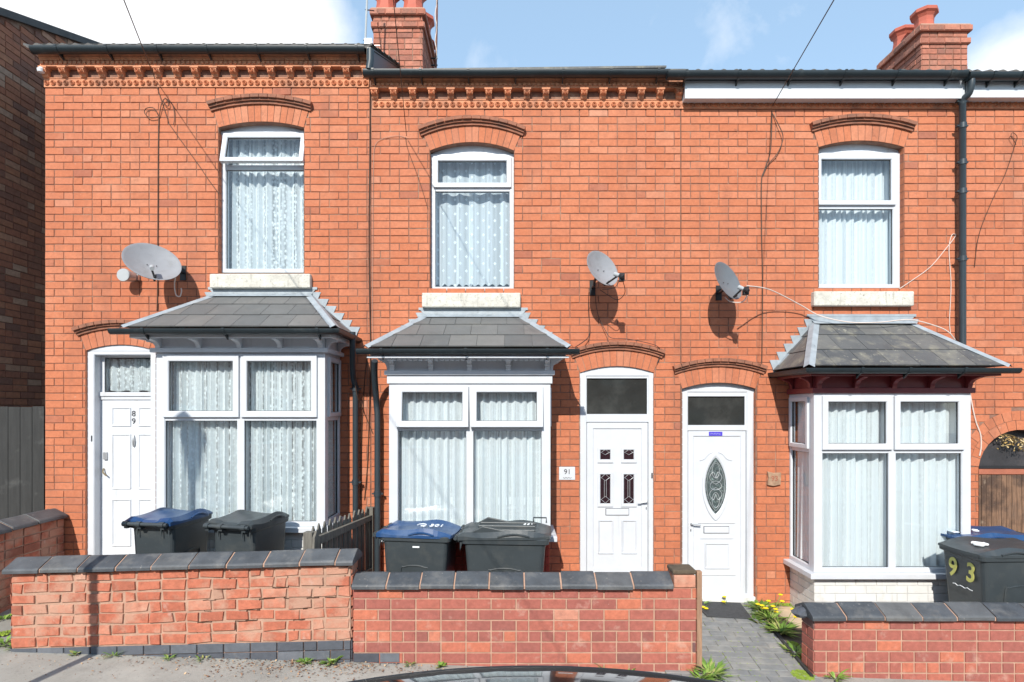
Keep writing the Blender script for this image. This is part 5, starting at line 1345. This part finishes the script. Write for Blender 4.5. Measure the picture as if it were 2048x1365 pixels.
# ================================================================ passage gate on the left
gt = empty('passage_gate', (0, 0, 0), 0, 'tall black weathered board gate closing the passage left of number 89', 'gate')
m = MB(); x = -6.64; 
while x < -5.8:
    t = rnd.random(); m.box(x, x + .143, .10, .122 + .004 * t, gz(x) + .02, EYE + .005 + rnd.uniform(-.006, .006), (t, t, t)); x += .148
m.build('boards', 'darkwood', gt, bevel=.003)
m = MB()
for z in (.6, 1.9): m.box(-6.64, -5.67, .127, .17, z, z + .1)
m.build('rail', 'darkwood', gt)

# ================================================================ picket fence panel between the gardens
pf = empty('picket_fence', (0, 0, 0), 0, 'short leaning panel of weathered grey pickets between the first two gardens', 'fence')
A_, B_ = Vector((-1.97, -1.32, 0)), Vector((-1.715, -.06, 0)); dv = (B_ - A_); Lf = dv.length; du = dv.normalized(); nn = Vector((du.y, -du.x, 0))
def PT(u, v, w): p = A_ + du * u + nn * w; return (p.x, p.y, v)
for i in range(12):
    u = .01 + i * (Lf - .1) / 11; m = MB(PT); h = 1.235 + rnd.uniform(-.012, .012) - .02 * (i / 11); l = rnd.uniform(-.012, .012); g0 = gz(-1.8) + .04; b = .068
    poly = [(u, g0), (u + b, g0), (u + b + l, h - .07), (u + b * .82 + l, h - .05), (u + b * .5 + l, h), (u + b * .18 + l, h - .05), (u + l, h - .07)]
    m.prism(poly, 2, -.008, .009); m.build('picket', 'picket', pf)
for z in (1.08, .45):
    m = MB(PT); m.prism([(0, z - .045), (Lf, z - .03), (Lf, z + .03), (0, z + .045)], 2, .011, .05); m.build('rail', 'picket', pf, bevel=.003)
for u, h in ((-.07, 1.19), (Lf - .02, 1.20)):
    m = MB(PT); m.box(u, u + .075, gz(-1.8), h, -.04, .055); m.build('post', 'picket', pf, bevel=.004)
m = MB(PT); m.prism([(-.09, .9), (.0, .9), (.02, 1.12), (-.03, 1.2), (-.07, 1.14)], 2, .06, .085); m.build('broken_picket', 'picket', pf)

# ================================================================ wheelie bins
def wheelie_bin(label, loc, rz, lidmat, w=.50, dp=.62, h=1.08, body='bin', group='wheelie bins', lift=0, style='handle', tip=0):
    """local frame: hinge and wheels towards -y, lid opening edge towards +y"""
    o = empty('wheelie_bin', loc, rz, label, 'wheelie bin', group); o.rotation_euler = (tip, 0, rz)
    hw, hd = w / 2, dp / 2; z0, z1 = .03, h - .09
    def ring(k, kd, z, r_=.045, n=4, y_off=0):
        a, b = hw * k, hd * kd; pts = []
        for cx_, cy_, a0 in ((a - r_, b - r_, 0), (-a + r_, b - r_, 90), (-a + r_, -b + r_, 180), (a - r_, -b + r_, 270)):
            for i in range(n + 1): t = R(a0 + 90 * i / n); pts.append((cx_ + r_ * math.cos(t), cy_ + r_ * math.sin(t) + y_off, z))
        return pts
    m = MB(); L = [ring(.80, .74, z0, y_off=.0), ring(.82, .76, z0 + .05), ring(.90, .87, .62 * h), ring(.93, .91, z1 - .10), ring(.94, .93, z1 - .03), ring(.94, .93, z1)]
    for A, B in zip(L, L[1:]):
        n = len(A)
        for i in range(n): m.face([A[i], A[(i + 1) % n], B[(i + 1) % n], B[i]])
    m.face(L[0][::-1]); m.face(L[-1]); bd = m.build('body', body, o, smooth=True)
    # rim skirt
    m = MB(); L = [ring(.96, .95, z1 - .045), ring(1.0, 1.0, z1 - .035), ring(1.01, 1.01, z1 + .01), ring(.97, .97, z1 + .02)]
    for A, B in zip(L, L[1:]):
        n = len(A)
        for i in range(n): m.face([A[i], A[(i + 1) % n], B[(i + 1) % n], B[i]])
    m.face(L[0][::-1]); m.face(L[-1]); m.build('rim', body, o, smooth=True)
    # U-shaped recess outline on both flanks
    for sg in (-1, 1):
        m = MB(); k = lambda z: hw * (.80 + (.94 - .80) * (z - z0) / (z1 - z0))
        pts = []
        for (y, z) in ((-.13, .15), (-.125, h * .60), (-.09, h * .655), (0, h * .67), (.09, h * .655), (.125, h * .60), (.13, .15)): pts.append((sg * (k(z) + .006), y * dp / .62, z))
        m.tube(spline(pts, 4), .007, 5); m.build('side_rib', body, o, smooth=True)
    # lid: dished top with raised grips
    lid = MB(); n = 20
    nx, ny = 14, 16
    def lz(u, v):   # u -1..1 across, v 0 hinge .. 1 opening edge
        e = min(1, (1 - abs(u)) / .12); f = min(1, (1 - v) / .10, v / .06 if v < .06 else 1)
        base = .016 + .034 * math.sin(math.pi * min(1, v * .85 + .1)) ** .8
        grip = .026 * math.exp(-((abs(u) - .84) / .13) ** 2) * math.exp(-((v - .66) / .17) ** 2)
        dip = -.020 * math.exp(-(u / .55) ** 4) * (1 - abs(v - .5) ** 2)
        tail = .030 * math.exp(-((v - .04) / .12) ** 2) * (1 if abs(u) > .35 else .3)
        return (base + dip) * min(1, max(0, e) ** .5) * max(.25, f ** .5) + grip + tail * .6
    lt = lift; grid = []
    for j in range(ny + 1):
        v = j / ny; row = []
        for i in range(nx + 1):
            u = -1 + 2 * i / nx; bulge = 1 - .10 * max(0, v - .8) / .2 * abs(u) ** 3
            x = u * (hw + .012) * bulge; y = -hd - .03 + (dp + .055) * v - .02 * abs(u) ** 3 * (v > .85)
            z = z1 + .022 + lz(u, v) + lt * v
            row.append((x, y, z))
        grid.append(row)
    for j in range(ny):
        for i in range(nx): lid.face([grid[j][i], grid[j][i + 1], grid[j + 1][i + 1], grid[j + 1][i]])
    edge = [grid[0][i] for i in range(nx + 1)] + [grid[j][nx] for j in range(1, ny + 1)] + [grid[ny][i] for i in range(nx - 1, -1, -1)] + [grid[j][0] for j in range(ny - 1, 0, -1)]
    ne = len(edge)
    for i in range(ne):
        a, b = edge[i], edge[(i + 1) % ne]; dz = -.028
        za = z1 + .012 + lt * ((a[1] + hd + .03) / (dp + .055)); zb = z1 + .012 + lt * ((b[1] + hd + .03) / (dp + .055))
        lid.face([a, b, (b[0], b[1], min(b[2] - .004, zb - .012)), (a[0], a[1], min(a[2] - .004, za - .012))])
    ld = lid.build('lid', lidmat, o, smooth=True)
    # dark finger grips set into the lid's sides
    for sg in (-1, 1):
        m = MB(); pts = [(sg * (hw + .014), -hd + dp * (v), z1 + .03 + lt * v + .026 * math.sin((v - .42) / .36 * math.pi)) for v in [.42 + .36 * i / 8 for i in range(9)]]
        m.tube(pts, .010, 6); m.build('lid_grip', lidmat, ld, smooth=True)
    # hinge bar with two lugs
    m = MB(); yb = -hd - .055; m.tube([(-hw * .98, yb, z1 + .015), (hw * .98, yb, z1 + .015)], .019, 10); m.build('handle', 'bin', o, smooth=True)
    m = MB()
    for xx in (-hw * .9, -hw * .3, hw * .75): m.tube([(xx - .025, yb, z1 + .015), (xx + .025, yb, z1 + .015)], .027, 10); m.box(xx - .02, xx + .02, yb, -hd + .02, z1 - .03, z1 + .03)
    for xx in (-hw * .55, hw * .55, hw * .9): m.prism([(-hd - .01, z1 - .11), (-hd - .012, z1), (-hd + .02, z1)], 0, xx - .006, xx + .006)
    m.build('hinge', 'bin', o, smooth=True)
    for sg in (-1, 1):
        m = MB(); Ry = Matrix.Rotation(R(90), 3, 'Y'); m.lathe([(.04, -.022), (.098, -.022), (.10, -.015), (.10, .015), (.098, .022), (.04, .022)], (sg * (hw * .86), -hd * .86, .10), 20, Ry); wh = m.build('wheel', 'rubber', o, smooth=True)
        m = MB(); m.lathe([(.05, -.025), (.05, .025)], (sg * (hw * .86), -hd * .86, .10), 12, Ry); m.build('hub', 'plastic_grey', wh)
    m = MB(); m.tube([(-hw * .8, -hd * .86, .10), (hw * .8, -hd * .86, .10)], .012, 8); m.build('axle', 'metal', o)
    return o, dict(z1=z1, hw=hw, hd=hd)
def zbin(x): return gz(x) + .035
xa = -3.50; b1, _ = wheelie_bin('blue lidded wheelie bin, left of the pair by door 89', (xa, -1.02, zbin(xa)), R(-9), 'bin_blue', .48, .60, 1.185)
xa = -2.70; b2, _ = wheelie_bin('black lidded wheelie bin beside the blue one under the lace bay', (xa, -1.00, zbin(xa)), R(-13), 'bin', .50, .60, 1.18)
xa = -.94; b3, g3 = wheelie_bin('blue lidded wheelie bin marked 301 under the open top lights', (xa, -.98, zbin(xa) + .0), R(-98), 'bin_blue', .50, .72, 1.115)
xa = -.055; b4, g4 = wheelie_bin('bulky black wheelie bin marked 331, lid slightly raised, by the grey bay', (xa, -.96, zbin(xa) + .0), R(-94), 'bin', .56, .88, 1.115, lift=.02)
xa = 5.00; b5, g5 = wheelie_bin('black wheelie bin with yellow numerals 93 on its end', (xa, -1.04, zbin(xa) - .0), R(92), 'bin', .56, .84, 1.125, body='bin_brown' if 0 else 'bin')
xa = 5.31; b6, g6 = wheelie_bin('blue lidded wheelie bin half hidden behind the numbered one', (xa, -.50, zbin(xa) + .035), R(92), 'bin_blue', .50, .84, 1.12)
# the end of the numbered bin carries paper numerals
for ch_, xx in (('9', .11), ('3', -.11)):
    t = text(b5, ch_, (xx, g5['hd'] * .915 + .006, g5['z1'] - .20), .235, 'yellow', (R(90) - .05, 0, R(180)), extrude=.002, bold=.005)
    t.scale = (.95, 1.12, 1)
m = MB(); m.tube([(.12 - i * .03, g5['hd'] * .89 + .006, g5['z1'] - .365 + .008 * math.sin(i * 2.3)) for i in range(9)], .004, 5); m.build('scribble', 'chalk', b5)
def marks(parent, strokes, name='marking', r=.005):
    m = MB()
    for s_ in strokes: m.tube(spline(s_, 4), r, 5)
    return m.build(name, 'chalk', parent)
zt = g3['z1'] + .085
t = text(b3, '301', (-.02, .16, zt - .012), .105, 'chalk', (R(4), 0, R(90)), extrude=.004)
marks(b3, [[(.05 * math.cos(a) - .02, .0 + .045 * math.sin(a), zt - .010) for a in [i * .6 for i in range(9)]], [(.025, .02, zt - .01), (.05, .035, zt - .01), (.03, .05, zt - .01)]])
m = MB(); m.box(g3['hw'] * .935, g3['hw'] * .935 + .004, -.02, .05, g3['z1'] - .10, g3['z1'] - .085); m.build('maker_label', 'chalk', b3)
zt = g4['z1'] + .10
t = text(b4, '331', (-.16, .22, zt - .018), .075, 'chalk', (R(4), 0, R(90)), extrude=.004)
# raised ribs on the bulky bin's lid
m = MB()
for xx in (-.19, -.02, .17): m.box(xx - .012, xx + .012, -.30, .30, g4['z1'] + .03, g4['z1'] + .092)
for sg in (-1, 1): m.prism([(-.44, g4['z1'] + .02), (-.22, g4['z1'] + .135), (.02, g4['z1'] + .09), (-.1, g4['z1'] + .06)], 0, sg * .235 - .012, sg * .235 + .012)
m.build('lid_rib', 'bin', b4, bevel=.006)
m = MB()
for yy in (.27,): m.tube([(-.24, yy, g4['z1'] + .09), (-.24, yy, g4['z1'] + .135), (-.24, yy + .14, g4['z1'] + .135), (-.24, yy + .14, g4['z1'] + .08)], .008, 6)
m.build('lid_handle', 'bin', b4)
zt = g6['z1'] + .07
marks(b6, [[(.0, .20, zt), (.06, .22, zt), (.0, .25, zt), (.06, .28, zt)], [(.02, .06, zt), (.05, .10, zt), (.0, .13, zt), (-.03, .09, zt)]], r=.008)
m = MB(); m.box(-.05, .06, .33, .40, zt - .012, zt - .002); m.build('paper_label', 'chalk', b6, bevel=.004)
zt = g5['z1'] + .068
marks(b5, [[(-.08 + .16 * rnd.random(), .05 + .20 * rnd.random(), zt) for _ in range(9)], [(-.10 + .2 * rnd.random(), .10 + .16 * rnd.random(), zt) for _ in range(7)]], r=.010)

# ================================================================ small ground things
m = MB(lambda u, v, w: (u, v, gg(u, v) + w)); m.prism([(2.16, -.06), (2.74, -.07), (2.70, -.50), (2.20, -.47)], 2, .014, .032)
tag(m.build('doormat', 'mat', bevel=.005), 'black rubber doormat lying before door 93', 'doormat')
m = MB(lambda u, v, w: (u, v, gg(u, v) + w)); m.prism([(3.02, -.12), (3.32, -.14), (3.36, -.62), (3.12, -.66)], 2, .0, .03)
tag(m.build('stone_slab', 'sandslab', bevel=.006), 'tan stone slab by the foot of the white bay wall', 'paving slab')
m = MB(lambda u, v, w: (u, v, gg(u, v) + w)); m.prism([(2.84, -.1), (3.5, -.1), (3.1, -1.64), (2.70, -1.64)], 2, -.01, .006)
tag(m.build('soil_strip', 'earth'), 'dark soil strip along the path edge', None, None, 'structure')
m = MB(lambda u, v, w: (u, v, gg(u, v) + w)); m.prism([(2.84, -.32), (2.87, -.32), (2.75, -1.7), (2.72, -1.7)], 2, .0, .03)
tag(m.build('timber_edging', 'darkwood'), 'rotten timber edging beside the path pavers', 'edging')

def leafy(mb, c, n, h, spread, lw=.012, seed=0, up=1.0, jag=False):
    r = random.Random(seed); c = Vector(c)
    for i in range(n):
        a = r.uniform(0, 6.283); l = h * r.uniform(.55, 1.15); o = Vector((math.cos(a), math.sin(a), 0)); s = Vector((-math.sin(a), math.cos(a), 0)); el_ = r.uniform(.25, 1.2) * up
        base = c + o * r.uniform(0, spread * .5); t = (r.random(),) * 3; k = 4; pts = []
        for j in range(k + 1):
            q = j / k; p = base + o * (l * q * math.cos(el_ * (1 - .5 * q))) + Vector((0, 0, l * q * math.sin(el_) * (1 - .45 * q)))
            wd = lw * math.sin(math.pi * min(.97, q * .85 + .12)) * (1 + (.5 * (-1) ** j if jag else 0)); pts.append((p - s * wd, p + s * wd))
        for (a1_, b1_), (a2, b2) in zip(pts, pts[1:]): mb.face([a1_, b1_, b2, a2], t)
def weed(label, x, y, n=22, h=.10, spread=.05, lw=.010, seed=1, flowers=0, name='weed', jag=True, cat='weed', group='weeds at the foot of the walls', up=1.0):
    m = MB(); leafy(m, (x, y, gg(x, y) + .008), n, h, spread, lw, seed, up, jag)
    if not flowers: return tag(m.build(name, 'leaf', recalc=False), label, cat, group)
    o = empty(name, (0, 0, 0), 0, label, cat, 'dandelions by the path'); m.build('leaves', 'leaf', o, recalc=False); r = random.Random(seed)
    for i in range(flowers):
        fx, fy, fz = x + r.uniform(-spread, spread) * 1.2, y + r.uniform(-spread, spread) * 1.2, gg(x, y) + h * r.uniform(.8, 1.5)
        k = MB(); k.tube([(x, y, gg(x, y)), (fx, fy, fz)], .003, 5); s_ = k.build('stem', 'leaf', o)
        f = MB(); f.lathe([(.004, -.008), (.020, .0), (.027, .006), (.018, .012), (.0, .014)], (fx, fy, fz), 10); f.build('flower', 'dandelion', o, smooth=True)
    return o
xg = lambda px, py: None
def gp(px, py):
    """ground point under a picture position (the garden and pavement surface)"""
    d = 5.5
    for _ in range(30): x = (px - CX) * d / F; h = EYE - gg(x, min(0, d - D)); d = .5 * d + .5 * min(D - .01, h * F / (py - CY))
    return (px - CX) * d / F, d - D
W_ = [(1400, 1208, 26, .13, .09, 0, 'leafy weed at the left foot of door 93 threshold'), (1452, 1202, 24, .07, .07, 2, 'dandelion with yellow heads just before door 93 threshold'),
      (1410, 1222, 8, .04, .025, 2, 'pair of dandelion heads at the left of the doormat'), (1522, 1214, 70, .20, .16, 0, 'spreading leafy weed right of door 93 by the brick pier'),
      (1540, 1236, 70, .17, .16, 8, 'big clump of dandelions in flower beside the doormat'), (1562, 1262, 80, .19, .14, 4, 'bushy dandelion clump beside the path, nearer the street'),
      (1590, 1304, 50, .14, .13, 0, 'low weed growing between path and wall end of number 93'), (1512, 1240, 34, .10, .08, 0, 'flat weed at the corner of the doormat')]
for i, (px, py, n, h, sp, fl, lab) in enumerate(W_):
    x, y = gp(px, py + 4); weed(lab, x, min(y, -.10), n, h, sp, .013, 200 + i, fl, 'dandelion' if fl else 'weed', cat='dandelion' if fl else 'weed', group='weeds by the path', up=.7)
x, y = gp(1400, 1352); weed('tall green weed against the batten at the path edge', 1.80, -1.72, 60, .20, .12, .011, 301, 0, group='weeds by the path')
weed('grassy weed at the path corner in front of the batten', 1.70, -1.80, 40, .14, .14, .009, 302, 0, group='weeds by the path')
wb = [(146, 'tiny weed left of the pole shadow', 12, .05), (225, 'upright weed growing from the wall foot by the pole shadow', 22, .13), (338, 'bright weed under the old wall, right of the pole shadow', 26, .07), (408, 'small weed at the middle foot of the old wall', 18, .08),
      (610, 'green weed near the right end of the blue brick foot', 26, .09), (662, 'spreading weed close to the right end of the old wall', 30, .08), (820, 'weed at the joint of the two front walls', 26, .08), (880, 'weed just above the car roof, left part', 18, .07),
      (1125, 'short weed behind the right half of the car roof', 14, .06), (1212, 'dark stalked weed standing by the plum wall', 20, .15), (1262, 'small weed between dark stalk and batten', 14, .07), (1670, 'stalked weed at the foot of the right hand wall', 22, .14)]
for i, (px, lab, n, h) in enumerate(wb):
    x = X(px, 1.70); rr = random.Random(i * 7 + 1); weed(lab, x, -1.68 - rr.uniform(0, .03), int(n * rr.uniform(.7, 1.5)), h * rr.uniform(.7, 1.2), rr.uniform(.03, .09), rr.choice((.004, .007, .010, .013)), 400 + i, 0, jag=i % 2 == 0, up=rr.uniform(.7, 1.25))
for px, py, lab in ((8, 1290, 'weed at the bottom of the left path edge'), (30, 1296, 'grassy weed by the left end of the old wall'), (10, 1240, 'small weed on the left garden path')):
    x, y = gp(px, py); weed(lab, x, max(y, -1.9), 30, .10, .09, .010, 500 + px, 0)
# moss
def moss(label, pts, seed, dz=.01):
    r = random.Random(seed); m = MB()
    for (px, py, rad, n) in pts:
        cx_, cy_ = gp(px, py)
        for i in range(n):
            a = r.uniform(0, 6.28); q = rad * math.sqrt(r.random()); x, y = cx_ + q * math.cos(a), cy_ + q * math.sin(a); s = r.uniform(.006, .016)
            m.lathe([(s, 0), (s * .8, s * .5), (0, s * .8)], (x, y, gg(x, y) + dz), 5)
    return tag(m.build('moss', 'moss'), label, 'moss', None, 'stuff')
moss('bright green moss in the cracks beside the path and bay', [(1585, 1212, .10, 140), (1560, 1209, .07, 60), (1618, 1332, .09, 260), (1606, 1354, .10, 320), (1598, 1316, .06, 120), (1585, 1290, .05, 80), (1390, 1360, .06, 60), (6, 1270, .06, 60), (8, 1215, .05, 40)], 5)
# moss lines in the paver joints
r = random.Random(9); m = MB()
for i in range(420):
    u, v = r.uniform(0, 1.4), -r.uniform(.05, 1.88); row = round((v + .02) / .112); 
    if r.random() < .7: v = -.02 + row * .112
    if v < -1.88 or v > -.03: continue
    x, y, z = path_T(u, v, 0); s = r.uniform(.003, .008); m.lathe([(s * 1.6, 0), (s, s * .6), (0, s * .8)], (x, y, z - .002), 5)
tag(m.build('moss', 'moss'), 'specks of moss between the path pavers', 'moss', None, 'stuff')
# dry leaves, grit and moss along the wall foot
r = random.Random(4); m = MB()
for i in range(1000):
    px = r.gauss(640, 130) if r.random() < .72 else r.uniform(20, 1350); x = (px - CX) / 212.0; y = -1.67 - abs(r.gauss(0, .13)) - (.0 if r.random() < .8 else r.random() * .3); z = gz(x) + .004 + r.random() * .012
    s = r.uniform(.004, .015); a = r.uniform(0, 6.28); d1 = Vector((math.cos(a), math.sin(a), r.uniform(-.4, .4))) * s; d2 = Vector((-math.sin(a), math.cos(a), r.uniform(-.4, .4))) * s * .6
    c_ = Vector((x, y, z)); m.face([c_ - d1, c_ + d2, c_ + d1 * .9, c_ - d2], (r.random() ** 1.3,) * 3)
tag(m.build('leaf_litter', 'deadleaf', recalc=False), 'dry leaves and grit gathered along the foot of the old wall', 'leaf litter', None, 'stuff')
r = random.Random(14); m = MB()
for i in range(500):
    x, y = r.uniform(-5.2, 3), r.uniform(-3.4, -1.68); s = r.uniform(.002, .006); m.lathe([(s, 0), (s * .7, s), (0, s * 1.2)], (x, y, gz(x)), 5, tone=(r.random(),) * 3)
tag(m.build('grit', 'deadleaf'), 'scattered grit on the pavement', 'grit', None, 'stuff')

# ================================================================ lamp post (outside the frame, its shadow crosses the wall)
lx = -3.845 - az * 2.1; ly = -1.65 - 2.1
lp_ = empty('lamp_post', (lx, ly, gz(lx)), 0, 'slim black lamp post with lantern on the kerb, throwing the tall shadow', 'lamp post')
tz = 2.36 + .03 + el * 3.1 - gz(lx)
m = MB(); m.tube([(0, 0, 0), (0, 0, .5), (0, 0, .52), (0, 0, tz - .70)], [.06, .06, .042, .040], 14); m.build('column', 'plastic_dark', lp_, smooth=True)
m = MB(); m.lathe([(.04, tz - .70), (.06, tz - .66), (.14, tz - .22), (.15, tz - .2)], (0, 0, 0), 6); m.build('lantern', 'lampglass', lp_)
m = MB(); m.lathe([(.17, tz - .2), (.17, tz - .18), (.07, tz - .05), (.02, tz), (.0, tz + .03)], (0, 0, 0), 6); m.build('lantern_cap', 'plastic_dark', lp_)

# ================================================================ parked car
car = empty('parked_car', (.10, -5.30, gz(0) - .065), 0, 'glossy black hatchback parked at the kerb, its roof mirroring the houses', 'car')
xs = [-2.05, -2.0, -1.85, -1.6, -1.35, -1.15, -.95, -.75, -.55, -.35, -.15, .05, .25, .45, .65, .85, 1.05, 1.3, 1.6, 1.85, 2.0, 2.06]
def roof_z(x):
    t = 1.545 - .13 * (x + .02) ** 2
    if x < -.95: t -= (abs(x + .95)) ** 1.35 * .62
    if x > .85: t -= (x - .85) ** 1.1 * .75
    return t
def belt(x): return .93 + .03 * math.cos((x + .4) * .8) - (.10 * max(0, x - 1.1) ** 1.2) - .05 * max(0, -x - 1.6)
def wid(x): return .86 * (1 - .10 * max(0, abs(x) - 1.2) ** 2 * 1.6) - (.12 if abs(x) > 2.03 else 0)
body, glass = MB(), MB(); secs = []
for x in xs:
    w, b, rz_ = wid(x), belt(x), roof_z(x); hood_ = rz_ <= b + .06; top = max(rz_, b + .045)
    ins = max(0, min(1, (top - b) / .5)); wr = w * (1 - .30 * ins) - .02
    S_ = [(w * .93, .22), (w * 1.0, .34), (w * 1.01, .60), (w * .985, b - .05), (w * .955, b)]
    for k, (a_, c_) in enumerate(((1.0, .93), (.965, .968), (.90, .985), (.70, .995), (.35, 1.0), (0, 1.0))):
        crown = -.045 * (a_ ** 2.2) * ins
        S_.append((wr * a_, b + (top - b) * c_ + crown if ins > .05 else b + (top - b) * (1 - a_ ** 3)))
    secs.append([(x, -p[0], p[1]) for p in S_] + [(x, p[0], p[1]) for p in S_[-2::-1]])
NS = len(secs[0])
def cab(x): return -1.30 < x < 1.28
for (A, xa_), (B, xb_) in zip(zip(secs, xs), list(zip(secs, xs))[1:]):
    for i in range(NS - 1):
        xm = (xa_ + xb_) / 2; side = i in (4, NS - 6); roofrow = 5 <= i <= NS - 7
        f = [A[i], A[i + 1], B[i + 1], B[i]]
        isg = (side and -1.15 < xm < .95) or (roofrow and 6 <= i <= NS - 8 and (.88 < xm < 1.32 or -1.62 < xm < -1.12))
        (glass if isg else body).face(f)
body.face(secs[0]); body.face(secs[-1][::-1])
def weld(o):
    bm = bmesh.new(); bm.from_mesh(o.data); bmesh.ops.remove_doubles(bm, verts=bm.verts, dist=1e-4); bmesh.ops.recalc_face_normals(bm, faces=bm.faces); bm.to_mesh(o.data); bm.free()
cb = body.build('body', 'carpaint', car, smooth=True); cg = glass.build('windows', 'carglass', car, smooth=True)
for o in (cb, cg): weld(o); o.data.polygons.foreach_set('use_smooth', [True] * len(o.data.polygons))
Rx_ = Matrix.Rotation(R(90), 3, 'X')
for xw in (-1.28, 1.32):
    for sg in (-1, 1):
        m = MB(); m.lathe([(.19, -.10), (.29, -.10), (.315, -.08), (.315, .08), (.29, .10), (.19, .10)], (xw, sg * .80, .315), 28, Rx_); wh = m.build('wheel', 'rubber', car, smooth=True)
        m = MB(); m.lathe([(.03, .0), (.19, .02), (.20, .09), (.19, .10)] if sg < 0 else [(.03, 0), (.19, -.02), (.20, -.09), (.19, -.10)], (xw, sg * .80, .315), 20, Rx_); m.build('rim', 'metal', wh, smooth=True)
for sg in (-1, 1):
    m = MB(); m.lathe([(.0, -.04), (.06, -.03), (.075, 0), (.06, .04), (0, .05)], (.72, sg * .95, .99), 10); m.box(.70, .74, min(sg * .84, sg * .93), max(sg * .84, sg * .93), .93, .96); m.build('mirror', 'carpaint', car, smooth=True)
    m = MB(); m.box(1.93, 2.045, min(sg * .45, sg * .74), max(sg * .45, sg * .74), .62, .74); m.build('headlight', 'chrome', car, bevel=.02)
    m = MB(); m.box(-2.04, -1.93, min(sg * .55, sg * .78), max(sg * .55, sg * .78), .66, .86); m.build('tail_light', 'red_lens', car, bevel=.02)
    m = MB(); pts = []
    for x in [-1.1 + i * .1 for i in range(20)]:
        w, b, top = wid(x), belt(x), roof_z(x); ins = max(0, min(1, (top - b) / .5)); wr = w * (1 - .30 * ins) - .02
        pts.append((x, sg * wr * .90, b + (top - b) * .985 - .045 * .9 ** 2.2 * ins + .001))
    m.tube(pts, .006, 6); m.build('roof_strip', 'plastic_dark', car)
